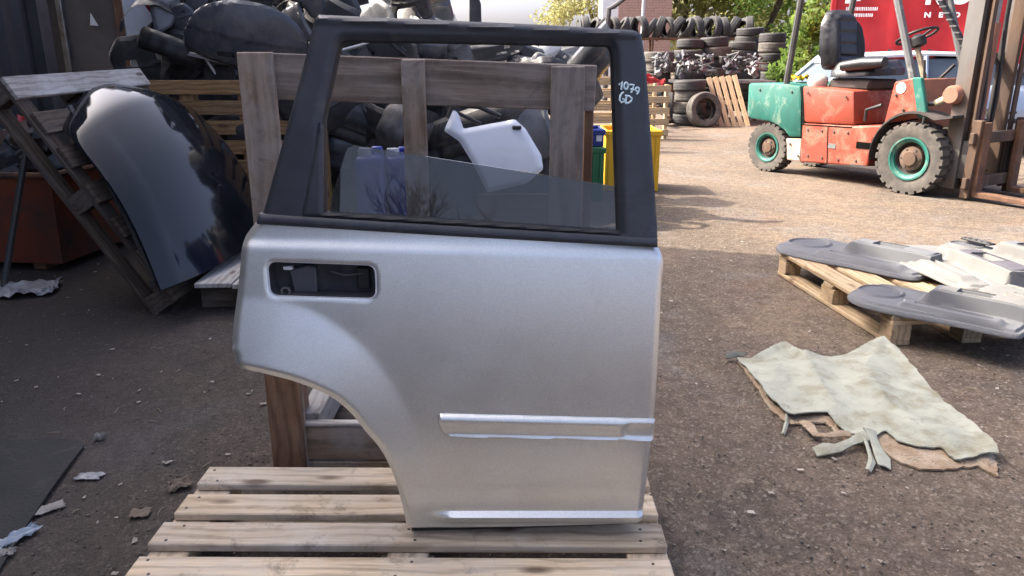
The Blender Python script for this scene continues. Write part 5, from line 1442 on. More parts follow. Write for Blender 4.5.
def lettering(text, px, py_base, hpx, parent, bold=0.0, sx=1.0, origin=None, y=-0.05, Y=None):
    cu = bpy.data.curves.new('lettering', 'FONT'); cu.body = text; cu.extrude = 0.002; cu.offset = bold
    o = bpy.data.objects.new('lettering', cu); COL.objects.link(o)
    bpy.context.view_layer.update()
    me = bpy.data.meshes.new_from_object(o.evaluated_get(bpy.context.evaluated_depsgraph_get()))
    bpy.data.objects.remove(o)
    co = np.array([v.co[:] for v in me.vertices]); x0 = co[:, 0].min(); hh = co[:, 1].max() - co[:, 1].min(); y0 = co[:, 1].min()
    p = TR(px, py_base); p2 = TR(px, py_base - hpx); s = (p2[1] - p[1]) / hh
    for v in me.vertices:
        v.co = ((v.co.x - x0) * s * sx, -v.co.z, (v.co.y - y0) * s)
    me.materials.append(LETW)
    return inst('lettering', me, parent, (p[0], y, p[1]))
og = (tx0, ty)
for ch, px in (('N', 924), ('E', 938.5), ('D', 953.5)):
    lettering(ch, px, 17.6, 5.4, tra, 0.045, 1.2, og, -0.06, ty)
lettering('R', 925, 4.8, 22, tra, 0.04, 1.0, og, -0.06, ty)
lettering('O', 947, 4.8, 22, tra, 0.04, 1.0, og, -0.06, ty)
# small print, too small to read: rows of short white dashes
r5 = random.Random(3)
for row, (xa, xb, py) in enumerate(((846, 878, 10.5), (854, 872, 16.8))):
    px = xa
    while px < xb:
        w = r5.uniform(1.2, 2.2)
        a = TR(px, py); b = TR(px + w * 0.8, py - 3.4)
        MB().box(((a[0] + b[0]) / 2, -0.06, (a[1] + b[1]) / 2), (b[0] - a[0], 0.006, b[1] - a[1])).build('lettering', LETW, tra)
        px += w
for (xa, xb, y0_, y1_) in ((845, 852, 3.5, -12), (856, 862, 1.0, -12)):
    a = TR(xa, y0_); b = TR(xb, y1_)
    MB().box(((a[0] + b[0]) / 2, -0.06, (a[1] + b[1]) / 2), (b[0] - a[0], 0.006, b[1] - a[1])).build('lettering', LETW, tra)

# ================================================================ TYRES
def tyre_mesh(r, w, mat, seed=0):
    prof = [(r * 0.62, -w * 0.36), (r * 0.66, -w * 0.44), (r * 0.80, -w * 0.5), (r * 0.92, -w * 0.48), (r * 0.98, -w * 0.40), (r, -w * 0.30), (r * 0.985, -w * 0.14), (r * 0.985, -w * 0.12), (r, -w * 0.1)]
    prof = prof + [(a, -b) for a, b in prof[::-1]]
    prof = prof + [(r * 0.64, w * 0.3), (r * 0.9, w * 0.34), (r * 0.9, -w * 0.34), (r * 0.64, -w * 0.3)]
    return MB().lathe(prof, 36, None, True).mesh('tyre', mat, 35)
TY = [tyre_mesh(0.31, 0.205, RUBBER), tyre_mesh(0.325, 0.215, RUBBER_DUSTY), tyre_mesh(0.29, 0.185, RUBBER)]
ORD = ['topmost', 'second', 'third', 'fourth', 'fifth', 'sixth', 'seventh', 'eighth']
rt = random.Random(12)
def stack(px, py_top, Y, n, where, z0=0.0):
    c = P(px, py_top, Y)
    hs = [0.2] * n
    z = c.z - 0.1
    for k in range(n):
        if z < 0.09: break
        me = rt.choice(TY)
        o = inst('tyre', me, None, (c.x + rt.uniform(-.055, .055), Y + rt.uniform(-.05, .05), z), (rt.uniform(-.05, .05), rt.uniform(-.05, .05), rt.uniform(0, 6)))
        sc_t = rt.uniform(0.9, 1.07); o.scale = (sc_t, sc_t, rt.uniform(0.9, 1.03))
        tag(o, ('topmost tyre of ' if k == 0 else ORD[k] + ' tyre from the top in ') + where, 'tyre', 'old tyres in the yard')
        z -= 0.203
stack(660, 52, 16.2, 6, 'the stack right beside the door pillar')
stack(690, 39, 16.4, 8, 'the tall stack behind the scrap table, left one')
stack(717, 37, 16.6, 8, 'the tall stack behind the scrap table, middle one')
stack(745, 41, 16.8, 8, 'the tall stack behind the leaning slatted pallet')
stack(774, 33, 17.5, 8, 'the stack just left of the forklift rear post')
stack(690, 80, 14.9, 5, 'the low front stack under the scrap table')
stack(750, 27, 18.2, 8, 'the highest stack at the back, above the slatted pallet')
stack(802, 50, 17.8, 6, 'the stack seen through the forklift behind the seat')
def loose(label, px, py_c, Y, rot, me):
    v = P(px, py_c, Y); tag(inst('tyre', me, None, v, rot), label, 'tyre', 'old tyres in the yard')
loose('tyre leaning upright against the front stack, facing the yard', 704, 110, 14.45, (R(78), 0, R(14)), TY[1])
loose('tyre on edge left of the front stack, seen end on', 668, 108, 14.7, (R(90), 0, R(80)), TY[2])
# long rack with a leaning row of tyres
rackY = 21.0
zr = P(680, 38, rackY).z
ra = P(578, 38, rackY).x; rb = P(762, 38, rackY).x
tr_ = thing('tyre_rack', 'rusty two rail rack carrying the long row of tyres', 'rack', (ra, rackY, 0))
for y in (-0.2, 0.2): MB().tube([(0, y, zr - 0.02), (rb - ra, y, zr - 0.02)], 0.03, 8).build('rail', RUST, tr_, 40)
for k in range(6):
    for y in (-0.2, 0.2):
        MB().tube([((rb - ra) * k / 5, y, 0), ((rb - ra) * k / 5, y, zr - 0.03)], 0.03, 8).build('leg', RUST, tr_, 40)
x = ra + 0.2; k = 0
ORDN = 'first second third fourth fifth sixth seventh eighth ninth tenth eleventh twelfth thirteenth fourteenth fifteenth sixteenth seventeenth eighteenth nineteenth twentieth'.split()
while x < rb - 0.1:
    lean = [0.9, 0.75, 1.05, 0.6, 0.95][k % 5]
    if k % 9 == 5: lean = 0.15
    tag(inst('tyre', TY[(0, 2)[k % 2]], None, (x, rackY, zr + 0.235), (R(90), 0.0, R(90) + 0.5 * math.sin(k * 2.3))), ('leftmost' if k == 0 else ORDN[k] + ' from the left') + ' tyre in the long row on the rack', 'tyre', 'old tyres in the yard').rotation_euler.rotate_axis('X', lean * 0.6 * (1 if k % 3 else -0.3))
    x += 0.225 + 0.06 * (k % 4 == 2); k += 1
# pile of engine parts on a low table
tb = P(700, 80, 15.3)
tbl = thing('scrap_table', 'low steel table between the tyre stacks loaded with dark parts', 'table', (P(705, 80, 15.3).x, 15.5, 0))
MB().box((0.35, 0, tb.z - 0.03), (1.9, 0.9, 0.05)).build('table_top', STEEL, tbl, bev=0.005)
for sx in (-0.5, 1.2):
    for sy in (-0.38, 0.38): MB().box((sx, sy, (tb.z - 0.05) / 2), (0.06, 0.06, tb.z - 0.05)).build('leg', RUST, tbl)
rp = random.Random(31)
pm = []
for k in range(5):
    mb = MB()
    for q in range(7):
        M = Euler((rp.uniform(0, 3), rp.uniform(0, 3), rp.uniform(0, 3))).to_matrix()
        if q % 2: mb.box((rp.uniform(-.12, .12), rp.uniform(-.1, .1), rp.uniform(0, .12)), (rp.uniform(.05, .22), rp.uniform(.04, .12), rp.uniform(.03, .1)), M)
        else: mb.tube([(rp.uniform(-.2, .2), rp.uniform(-.12, .12), rp.uniform(0, .18)) for _ in range(3)], rp.uniform(0.012, 0.035), 7)
    pm.append(mb.mesh('engine_part', [BLACKPL, BLACKPL, GREYPL, SCR[0], SLATEPL][k], 40, 0.004))
wh = ['left end', 'left third', 'middle', 'right third', 'right end']
for k in range(20):
    row = k // 5
    px = 664 + (k % 5) * 22 + rp.uniform(-6, 6); py = 74 - row * 4.5 + rp.uniform(-2, 2)
    v = P(px, py, 15.2 + 0.12 * row)
    tag(inst('engine_part', pm[rp.randrange(5)], None, v, (rp.uniform(-.4, .4), rp.uniform(-.4, .4), rp.uniform(0, 6))), f"dark metal engine part on the scrap table, {wh[k % 5]}, {['bottom', 'second', 'third', 'top'][row]} layer", 'engine part', 'parts on the scrap table')
# slatted pallet leaning on the table
A = P(714, 77, 15.0); B = P(737, 75, 15.0); C = P(751, 124, 14.55)
C.z = 0.0
tp_ = thing('leaning_pallet', 'sunlit pale slatted pallet leaning on the scrap table left of the forklift', 'pallet', tuple(C), (0, 0, 0), 'wooden pallets')
dwn = (B - C); wid = (A - B)
Lw = wid.length + 0.1
zx = dwn.normalized(); xx = wid.normalized()
nn_ = xx.cross(zx).normalized()
if nn_.y > 0: nn_ = -nn_
eu = frame_rot(zx, nn_)
for k in range(5):
    board(tp_, 'slat', tuple(dwn / 2 + xx * (0.05 + k * Lw / 4.4)), (dwn.length, 0.085, 0.02), W_PALE, eu)
eu2 = frame_rot(xx, nn_)
for k in range(3):
    board(tp_, 'crossbar', tuple(dwn * (0.06 + 0.44 * k) + xx * Lw / 2 - nn_ * 0.045), (Lw, 0.09, 0.06), W_PALE, eu2)

# ================================================================ SCRAP HEAP behind the rack
def bumper(name, L, Hh, mat, seed, grille=True):
    r = random.Random(seed); nu, nv = 36, 14; V = []
    for i in range(nu + 1):
        s = i / nu * 2 - 1
        ang = 1.25 * math.copysign(max(0, abs(s) - 0.45) / 0.55, s) ** 1 if abs(s) > 0.45 else 0
        # plan curve: flat middle wrapping round at the ends
        x = s * L / 2 * (1 - 0.10 * max(0, abs(s) - 0.5)); y = 0.9 * max(0, abs(s) - 0.45) ** 2.0 * L * 0.55
        for j in range(nv + 1):
            t = j / nv * 2 - 1
            out = 0.08 * (1 - abs(t) ** 3) + 0.03 * float(ss(0.05, 0.2, t)) - 0.02 * math.exp(-((t + 0.33) / 0.12) ** 4)
            lip = 0.05 * max(0, abs(t) - 0.85) / 0.15
            V.append((x, y - out + lip + 0.02 * math.sin(s * 4 + seed), t * Hh / 2 * (1 - 0.12 * abs(s) ** 2) + 0.02 * s * r.uniform(0.8, 1)))
    F = []
    for i in range(nu):
        for j in range(nv):
            if grille and (9 <= i < 15 or 21 <= i < 27) and 3 <= j < 6: continue
            if grille and 15 <= i < 21 and 3 <= j < 7: continue
            F.append((i * (nv + 1) + j, (i + 1) * (nv + 1) + j, (i + 1) * (nv + 1) + j + 1, i * (nv + 1) + j + 1))
    return obj_mesh(shell(name, np.array(V), np.array(F), (0, 0.005, 0), mat, sharp=30))
def obj_mesh(o):
    me = o.data; bpy.data.objects.remove(o); return me
def liner(name, mat, r=0.36, w=0.26):
    n = 26; V = []
    for i in range(n + 1):
        a = math.pi * 1.1 * i / n - 0.15
        rr = r + 0.012 * (i % 4 < 2) + 0.03 * math.sin(a * 3)
        for j in range(6): V.append((rr * math.cos(a), (j / 5 - 0.5) * w, rr * math.sin(a) - 0.04 * (j in (0, 5))))
    F = [(i * 6 + j, (i + 1) * 6 + j, (i + 1) * 6 + j + 1, i * 6 + j + 1) for i in range(n) for j in range(5)]
    return obj_mesh(shell(name, np.array(V), np.array(F), (0, 0, 0.004), mat, sharp=50))
def panel(name, mat, seed, w=0.8, h=0.5, arch_=False, curve=0.12):
    """thin moulded or pressed part: flat facets with creases, folded rim, fixing holes"""
    r = np.random.default_rng(seed)
    base = [(-w / 2, -h * 0.4), (-w * 0.2, -h / 2), (w * 0.3, -h * 0.48), (w / 2, -h * 0.2), (w * 0.47, h * 0.25), (w * 0.3, h / 2), (-w * 0.25, h * 0.46), (-w * 0.48, h * 0.2)]
    if arch_: base = [(-w / 2, -h * 0.5), (-w * 0.28, -h / 2), (-w * 0.2, -h * 0.2), (0, -h * 0.02), (w * 0.2, -h * 0.18), (w * 0.28, -h / 2), (w / 2, -h * 0.45), (w * 0.5, h * 0.3), (w * 0.3, h / 2), (-w * 0.4, h * 0.42)]
    base = [(a + r.normal() * w * 0.05, b + r.normal() * h * 0.06) for a, b in base]
    po = np.array(rc(base, 0.05))
    hs = []
    for k in range(3):
        cx, cz = r.uniform(-0.3, 0.3) * w, r.uniform(0.05, 0.3) * h
        if arch_: cz = abs(cz) + 0.05 * h
        sx, sz = r.uniform(0.02, 0.06), r.uniform(0.012, 0.03)
        hs.append([(cx - sx, cz - sz), (cx + sx, cz - sz), (cx + sx, cz + sz), (cx - sx, cz + sz)])
    a, b, f = outline_grid(po, 0.016, hs)
    d = polydist(po, a, b, True)
    y = curve * (a / w * 2) ** 2
    for k in range(3):
        an = r.uniform(0, 3.14); of = r.uniform(-0.15, 0.15) * w
        y = y + r.uniform(-0.35, 0.35) * np.maximum(0, a * math.cos(an) + b * math.sin(an) - of)
    y = y + 0.03 * ss(0.022, 0, d) - 0.012 * np.exp(-((b - 0.1 * a - 0.05 * h) / 0.012) ** 2)
    return obj_mesh(shell(name, np.stack([a, y, b], 1), f, (0, 0.004, 0), mat, sharp=28))
BUMP = [bumper('bumper_cover', 1.55, 0.48, m, k, k % 2 == 0) for k, m in enumerate((BLACKPL, SLATEPL, GREYPL, BLACKPL))]
WBUMP = bumper('bumper_cover', 1.2, 0.42, WHITEPL, 7, True)
LIN = [liner('arch_liner', BLACKPL), liner('arch_liner', SEAL, 0.32, 0.22)]
PAN = [panel('body_panel', m, k, 0.75, 0.5, k % 2 == 1) for k, m in enumerate((BLACKPL, SLATEPL, GREYPL, BLACKPL, SLATEPL, SCR[0], WHITEPL))]
STR = [MB().prism([(-0.4, 0), (-0.38, 0.05), (0.3, 0.07), (0.42, 0.03), (0.4, 0)], 0, 0.03).mesh('trim_strip', m, 0, 0.006) for m in (STEEL, WHITEPL, BLACKPL)]
# dark mass under the visible pieces
hx = np.linspace(-3.0, 0.5, 58); hy_ = np.linspace(5.75, 8.6, 44)
HX, HY = np.meshgrid(hx, hy_, indexing='ij')
rr_ = np.random.default_rng(8)
prof = np.interp(HX, [-3.0, -2.75, -2.4, -1.4, -0.7, -0.2, 0.2, 0.4, 0.5], [0.0, 1.1, 1.35, 1.3, 1.25, 1.15, 0.9, 0.4, 0.0])
env = ss(5.75, 6.5, HY) * ss(8.6, 8.0, HY)
HZ = prof * env * (0.9 + 0.16 * rr_.random(HX.shape)) 
ni, nj = HX.shape; ix = np.arange(ni * nj).reshape(ni, nj)
core = inst('scrap_mass', npmesh('scrap_mass', np.stack([HX + rr_.normal(size=HX.shape) * 0.03, HY + rr_.normal(size=HX.shape) * 0.03, HZ], -1).reshape(-1, 3), np.stack([ix[:-1, :-1], ix[1:, :-1], ix[1:, 1:], ix[:-1, 1:]], -1).reshape(-1, 4), mk('scrap_mass', (0.016, 0.016, 0.018), (0.04, 0.04, 0.043), 9, rough=0.7)))
tag(core, 'tangle of black plastic scrap inside the heap', 'scrap', kind='stuff')
HG = 'car parts in the scrap heap'
def heap(me, px, py, Y, rot, label, cat, sc=1.0):
    o = inst(me.name.split('.')[0], me, None, P(px, py, Y), tuple(R(q) for q in rot))
    o.scale = (sc,) * 3
    return tag(o, label, cat, HG)
dpo = spline([(-0.42, -0.12), (-0.36, 0.10), (-0.2, 0.21), (0.05, 0.24), (0.28, 0.17), (0.4, 0.02), (0.38, -0.16), (0.2, -0.22), (-0.15, -0.21)], True, 5)
da_, db_, df_ = outline_grid(dpo, 0.016, [[(-0.2, -0.15), (-0.08, -0.15), (-0.08, -0.11), (-0.2, -0.11)], [(0.1, -0.16), (0.22, -0.15), (0.22, -0.11), (0.1, -0.12)]])
dd_ = polydist(dpo, da_, db_, True)
DOME = obj_mesh(shell('bumper_corner', np.stack([da_, -0.12 * (1 - (da_ / 0.45) ** 2) - 0.06 * (1 - (db_ / 0.26) ** 2) + 0.02 * ss(0.015, 0, dd_) - 0.008 * ss(0.0, 0.006, db_ + 0.02 + 0.1 * da_), db_], 1), df_, (0, 0.004, 0), SLATEPL, sharp=30))
heap(DOME, 248, 33, 5.75, (14, 6, 14), 'large slate bumper corner bulging left of the window frame', 'bumper')
heap(DOME, 330, 0, 6.4, (10, 25, -20), 'slate bumper corner above the frame corner', 'bumper', 0.9)
heap(DOME, 395, 48, 6.1, (20, 24, -14), 'slate bumper corner over the cross board left of the middle post', 'bumper', 0.6)
heap(PAN[0], 205, 8, 6.3, (10, -24, -12), 'black moulded panel at the top left of the heap', 'body panel', 1.15)
heap(BUMP[2], 305, 4, 6.6, (-15, 30, 18), 'grey bumper cover sloping above the window frame corner', 'bumper', 0.75)
heap(PAN[3], 182, 66, 5.85, (15, 12, -12), 'black moulded panel low behind the slatted pallet', 'body panel', 1.0)
heap(BUMP[0], 380, -4, 7.0, (12, -12, 8), 'black bumper cover over the middle of the window frame', 'bumper', 0.8)
heap(BUMP[1], 392, 42, 6.4, (30, 22, -16), 'slate bumper cover showing above the cross board', 'bumper', 0.6)
heap(BUMP[2], 465, 46, 6.9, (20, 18, 25), 'grey bumper cover above the cross board, right of the middle post', 'bumper', 0.6)
heap(BUMP[3], 360, 126, 5.7, (15, 22, 10), 'black bumper cover below the cross board', 'bumper', 0.7)
heap(BUMP[0], 300, 120, 5.7, (10, -20, 30), 'black bumper cover behind the wide frame pillar', 'bumper', 0.7)
heap(BUMP[3], 475, 130, 6.0, (10, -18, -12), 'black bumper cover behind the white door', 'bumper', 0.7)
heap(WBUMP, 505, 54, 6.9, (60, 12, -20), 'white bumper cover in the sun above the cross board', 'bumper', 0.9)
heap(LIN[0], 164, 42, 6.0, (10, 30, 25), 'black wheel arch liner at the left end of the heap', 'arch liner', 0.8)
heap(LIN[1], 176, 50, 5.85, (80, 20, 0), 'small black arch liner inside the larger one', 'arch liner', 0.7)
heap(LIN[0], 410, 128, 5.6, (20, -30, 60), 'black arch liner behind the middle post', 'arch liner', 0.8)
heap(LIN[1], 545, 128, 6.2, (15, 40, -20), 'black arch liner behind the right post', 'arch liner')
heap(PAN[0], 320, 30, 6.1, (15, 30, -10), 'black bent panel beside the frame pillar', 'body panel')
heap(PAN[1], 292, 34, 5.9, (10, 62, -20), 'narrow slate panel left of the window frame', 'body panel', 0.6)
heap(PAN[4], 345, 46, 6.2, (20, -20, 15), 'slate panel inside the top left window corner', 'body panel', 0.7)
heap(PAN[2], 425, 48, 6.6, (35, 28, -14), 'grey panel above the cross board left of centre', 'body panel', 0.8)
heap(PAN[5], 265, 8, 6.9, (20, 10, 30), 'light grey panel at the very top of the heap', 'body panel')
heap(PAN[3], 380, 140, 5.5, (30, 14, -25), 'black panel over the blue canisters', 'body panel', 0.9)
heap(PAN[0], 335, 108, 5.5, (40, -24, 20), 'black panel directly under the cross board', 'body panel', 0.9)
heap(PAN[2], 543, 122, 5.9, (8, 80, 10), 'upright grey panel between the white door and right post', 'body panel', 0.8)
heap(PAN[6], 570, 58, 7.2, (40, 20, 40), 'white broken panel behind the right post top', 'body panel', 0.7)
heap(PAN[5], 535, 48, 7.4, (60, 10, -40), 'pale grey panel right of the white bumper', 'body panel', 0.6)
heap(PAN[6], 452, 52, 7.3, (55, -15, 20), 'white panel left of the white bumper', 'body panel', 0.6)
heap(PAN[4], 415, 10, 7.4, (10, 5, -8), 'slate panel at the right end of the heap top', 'body panel', 1.0)
heap(PAN[1], 200, 40, 6.3, (40, 20, 40), 'slate panel between arch liner and large bumper', 'body panel', 0.8)
heap(PAN[0], 160, 66, 6.2, (20, -10, 10), 'black panel at the left foot of the heap', 'body panel')
heap(STR[0], 222, 64, 5.7, (0, 14, 10), 'silver trim strip over the slatted pallet', 'trim strip', 0.6)
heap(STR[1], 206, 62, 5.8, (10, 60, 10), 'short pale strip over the slatted pallet', 'trim strip', 0.25)
heap(STR[0], 196, 38, 5.9, (0, -20, 15), 'short silver strip on the arch liner', 'trim strip', 0.35)
heap(STR[1], 350, 50, 5.95, (70, -14, 10), 'pale strip in the top left window corner', 'trim strip', 0.5)
# pale sunlit pieces that fill the upper window
heap(WBUMP, 470, 56, 6.75, (12, 10, 12), 'white bumper cover lying left of the sunlit one', 'bumper', 0.75)
heap(PAN[5], 500, 60, 6.6, (25, -12, 10), 'light grey panel just over the cross board', 'body panel', 0.8)
heap(PAN[6], 545, 60, 6.8, (20, 30, -10), 'white panel just left of the right post top', 'body panel', 0.65)
heap(PAN[2], 520, 62, 6.65, (15, 20, 10), 'grey panel in front of the sunlit bumper', 'body panel', 0.7)
heap(PAN[5], 440, 60, 6.5, (10, -20, -15), 'light grey panel right of the middle post top', 'body panel', 0.7)
heap(PAN[6], 588, 66, 7.0, (15, -35, 20), 'white shard right of the right post', 'body panel', 0.4)
heap(BUMP[2], 555, 66, 7.1, (10, -15, 10), 'grey bumper cover behind the right post top', 'bumper', 0.6)
r9 = random.Random(44)
ZONES = ((215, 'at the left end of the scrap heap'), (300, 'left of the window frame'), (420, 'seen left of the middle post'), (520, 'seen right of the middle post'), (999, 'behind the right post of the rack'))
for k in range(84):
    px = r9.uniform(170, 585); top = np.interp(px, [140, 200, 415, 425, 585], [15, -5, 5, 58, 72])
    py = top + (150 - top) * r9.random() ** 1.5; Y = r9.uniform(5.8, 6.5) if px < 420 else r9.uniform(6.2, 7.3)
    me = r9.choice(PAN[:6] * 4 + LIN + BUMP[1:2] + STR + PAN[1:3] + PAN[5:6] + ([PAN[6]] if px > 430 else []))
    nm = me.name.split('.')[0]; tone = {'black_plastic': 'black', 'slate_painted': 'slate', 'grey_plastic': 'grey', 'scrap_grey': 'light grey', 'white_plastic': 'white', 'worn_steel': 'silver', 'rubber_seal': 'matt black'}[me.materials[0].name]
    zone = next(z for lim, z in ZONES if px < lim)
    kindw = {'body_panel': 'body panel', 'arch_liner': 'arch liner', 'bumper_cover': 'bumper', 'trim_strip': 'trim strip'}[nm]
    level = 'high up' if py < 40 else 'halfway down' if py < 90 else 'low down'
    heap(me, px, py, Y, (r9.uniform(-25, 55), r9.uniform(-50, 50), r9.uniform(-50, 50)), f'{tone} {kindw} wedged {level} {zone}', kindw, r9.uniform(0.45, 0.95) if nm == 'body_panel' else r9.uniform(0.35, 0.65))
# black upright piece above the frame
a = P(475, 22, 6.6)
o = MB().prism([(-0.055, -0.4), (0.06, -0.4), (0.05, 0.14), (0.03, 0.20), (0.0, 0.19), (-0.045, 0.2)], 0, 0.04).build('upright_plastic', BLACKPL, None, bev=0.006, loc=a)
tag(o, 'black plastic stub sticking up above the door top', 'plastic part', HG)

# white sheet behind the container end, with a red tip
wa = P(129, 45, 6.35); wb = P(163, 45, 6.35)
o = thing('white_panel', 'white upright panel right of the steel container', 'panel', ((wa.x + wb.x) / 2, 6.35, 0))
MB().box((0, 0, 1.05), (wb.x - wa.x, 0.04, 2.1)).build('sheet', WHITEPL, o, bev=0.005)
MB().box((0, 0.03, 0.05), (wb.x - wa.x + 0.06, 0.08, 0.1)).build('foot_rail', STEELDK, o)
v = P(147, 1, 6.2)
o = MB().lathe([(0, 0.09), (0.02, 0.085), (0.035, 0.0), (0.04, -0.1), (0, -0.1)], 16).build('red_lamp', SCR[4], None, 40, loc=v, rot=(R(20), R(-30), 0))
tag(o, 'small red lamp at the top of the white panel', 'lamp')

# white car door seen through the glass
wy = 4.9
wd_px = [(442, 131), (451, 109), (456, 112), (462, 129), (515, 119), (526, 129), (542, 156), (544, 170), (528, 184), (487, 194), (473, 166), (458, 142)]
WD0 = P(495, 200, wy)
def WDp(px, py): v = P(px, py, wy); return np.array([v.x - WD0.x, v.z])
wdo = np.array(rc([WDp(*q) for q in wd_px], 0.012))
wd = thing('white_car_door', 'white car door panel lying behind the rack, seen through the window', 'car door', (WD0.x, wy, 0), (R(-8), 0, 0))
a, b, f = outline_grid(wdo, 0.014)
d = polydist(wdo, a, b, True)
WCAR = mk('white_car_paint', (0.7, 0.74, 0.79), (0.64, 0.68, 0.73), 4, rough=0.3, coat=0.6)
shell('outer_skin', np.stack([a, 0.3 * (b - b.mean()) ** 2 + 0.02 * ss(0.03, 0, d), b], 1), f, (0, 0.05, 0), WCAR, wd, sharp=50)
hp_ = WDp(517, 128)
MB().box((hp_[0], -0.004, hp_[1]), (0.06, 0.02, 0.025)).build('handle', SEAL, wd, bev=0.005)
fpw = [WDp(*q) for q in ((446, 118), (450, 104), (478, 106), (500, 116))]
MB().tube([(q[0], 0.05, q[1]) for q in fpw], 0.016, 8).build('window_frame', SEAL, wd, 40)
MB().tube([(WDp(455, 112)[0], 0.05, WDp(455, 112)[1]), (WDp(480, 124)[0], 0.05, WDp(480, 124)[1])], 0.012, 8).build('window_frame', SEAL, wd, 40)
MB().box((WDp(515, 200)[0], 0.14, 0.2), (0.5, 0.12, 0.4)).build('prop_block', W_DARK, wd)
# blue canisters
BLUE = mk('blue_plastic', (0.012, 0.035, 0.26), (0.01, 0.028, 0.2), 5, rough=0.35)
def canister(px, py, Y, w, h, label):
    v = P(px, py, Y); t = thing('canister', label, 'canister', (v.x, Y, 0), (0, 0, R(6)), 'blue canisters')
    MB().box((0, 0, v.z / 2), (w, 0.28, v.z)).build('tank', BLUE, t, 40, 0.035, 3)
    MB().lathe([(0, 0.045), (0.035, 0.045), (0.04, 0.0)], 18).build('cap', mk('white_cap', (0.4, 0.42, 0.45), (0.35, 0.37, 0.4), 4, rough=0.4), t, 40, loc=(-w * 0.15, -0.06, v.z - 0.005))
    MB().tube([(-w * 0.05, 0.05, v.z - 0.01), (0.02, 0.05, v.z + 0.025), (w * 0.35, 0.05, v.z + 0.025), (w * 0.4, 0.05, v.z - 0.01)], 0.016, 8).build('grip', BLUE, t, 50)
canister(370, 154, 4.4, 0.16, 0.8, 'blue plastic canister behind the glass, left one')
canister(397, 154, 4.55, 0.14, 0.8, 'blue plastic canister behind the glass beside the middle post')
# weeds
def weed(px, py, label, seed):
    r = np.random.default_rng(seed); N = 160
    base = G(px, py)
    ang = r.random(N) * 6.28; L = 0.12 + 0.25 * r.random(N); lean_ = 0.1 + 0.5 * r.random(N)
    bx = r.normal(size=N) * 0.06; by = r.normal(size=N) * 0.06
    wv = 0.005 + 0.004 * r.random(N)
    dx, dy = np.cos(ang), np.sin(ang)
    V = np.zeros((N, 4, 3))
    V[:, 0] = np.stack([bx - dy * wv, by + dx * wv, 0 * L], 1); V[:, 1] = np.stack([bx + dy * wv, by - dx * wv, 0 * L], 1)
    V[:, 2] = np.stack([bx + dx * L * lean_ + dy * wv * .3, by + dy * L * lean_ - dx * wv * .3, L], 1); V[:, 3] = np.stack([bx + dx * L * lean_ - dy * wv * .3, by + dy * L * lean_ + dx * wv * .3, L], 1)
    o = inst('weed', npmesh('weed', V.reshape(-1, 3), np.arange(N * 4).reshape(-1, 4), L_GRN), None, base)
    tag(o, label, 'plant')
weed(326, 232, 'green weed tuft behind the lower left window corner', 2)
# bins by the yard
def crate(name, label, px0, px1, py_top, Y, zb, mat, depth=0.4, ribs=5, cat='crate', slots=False):
    a = P(px0, py_top, Y); b = P(px1, py_top, Y); w = b.x - a.x; h = a.z - zb
    t = thing(name, label, cat, ((a.x + b.x) / 2, Y + depth / 2, zb), (0, 0, 0))
    th = 0.02
    for nm, c, d in (('front_wall', (0, -depth / 2, h / 2), (w, th, h)), ('back_wall', (0, depth / 2, h / 2), (w, th, h)), ('side_wall', (-w / 2 + th / 2, 0, h / 2), (th, depth - 0.022, h - 0.004)), ('side_wall', (w / 2 - th / 2, 0, h / 2), (th, depth - 0.022, h - 0.004)), ('base', (0, 0, th / 2), (w - 0.045, depth - 0.03, th))):
        MB().box(c, d).build(nm, mat, t, bev=0.004)
    MB().box((0, -depth / 2 - 0.008, h - 0.03), (w + 0.03, 0.03, 0.05)).build('rim', mat, t, bev=0.006)
    for k in range(ribs):
        MB().box((-w / 2 + w * (k + 0.5) / ribs, -depth / 2 - 0.014, h / 2 - 0.03), (0.016, 0.01, h - 0.08)).build('rib', mat, t, bev=0.002)
    return t
YEL = mk('yellow_plastic', (0.75, 0.42, 0.01), (0.62, 0.34, 0.01), 5, rough=0.5, c3=(0.4, 0.28, 0.06), s3=6, lo3=0.6, hi3=0.8)
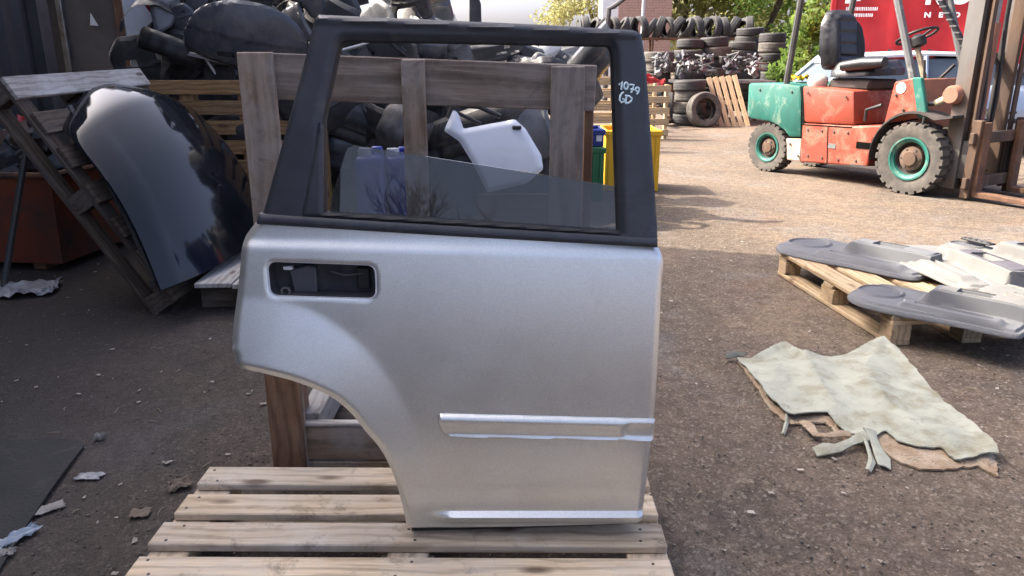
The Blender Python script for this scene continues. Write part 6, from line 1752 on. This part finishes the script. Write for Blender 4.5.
GRN = mk('green_plastic', (0.02, 0.16, 0.06), (0.015, 0.12, 0.045), 5, rough=0.45)
crate('yellow_bin', 'tall yellow plastic bin in the sun behind the front pillar', 606, 661, 130, 7.4, 0.0, YEL, 0.5, 7, 'bin')
gb = crate('green_bin', 'green plastic bin left of the yellow bin', 583, 604.5, 147, 6.9, 0.0, GRN, 0.5, 3, 'bin')
bz = P(590, 147, 6.9).z
bc = crate('blue_crate', 'small blue crate with white label on top of the green bin', 588, 604, 129, 6.95, bz + 0.002, BLUE, 0.35, 0, 'crate')
MB().box((0.03, -0.19, 0.08), (0.05, 0.004, 0.07)).build('paper_label', WHITEPL, bc)
# sunlit timber crates further back between heap and tyres
def open_crate(label, px, py_top, Y, w, h):
    v = P(px, py_top, Y); t = thing('timber_crate', label, 'crate', (v.x, Y, 0), (0, 0, R(10)), 'sunlit timber crates')
    for k in range(int(v.z / 0.17) + 1):
        z = v.z - 0.06 - 0.17 * k
        if z < 0.05: break
        board(t, 'slat', (0, -0.3, z), (w, 0.1, 0.02), W_PALE, (R(90), 0, 0)); board(t, 'slat', (0, 0.3, z), (w, 0.1, 0.02), W_PALE, (R(90), 0, 0))
    for sx in (-1, 1):
        for sy in (-1, 1): board(t, 'post', (sx * (w / 2 - 0.05), sy * 0.26, v.z / 2), (v.z, 0.07, 0.05), W_PALE, (0, R(90), 0))
    return t
open_crate('pale slatted crate behind the yellow bin', 603, 76, 11.0, 0.7, 1)
open_crate('pale slatted crate left of the tyre stacks, partly behind the pillar', 640, 84, 12.5, 0.8, 1)
# pieces of red and dark scrap by the tyres
for k, (px, py, Y, mi, lb) in enumerate(((652, 86, 14.2, 4, 'red bent sheet at the foot of the pillar side tyre stack'), (655, 100, 14.0, 2, 'dark bent sheet below the red one by the tyres'), (660, 118, 14.3, 5, 'brown crumpled sheet on the ground by the tyres'), (645, 112, 13.6, 3, 'slate sheet on the ground beside the pillar'))):
    tag(inst('bent_sheet', CRM[mi], None, P(px, py, Y), (R(50 - 10 * k), R(20), R(30 * k))), lb, 'scrap', 'loose scrap by the tyres')
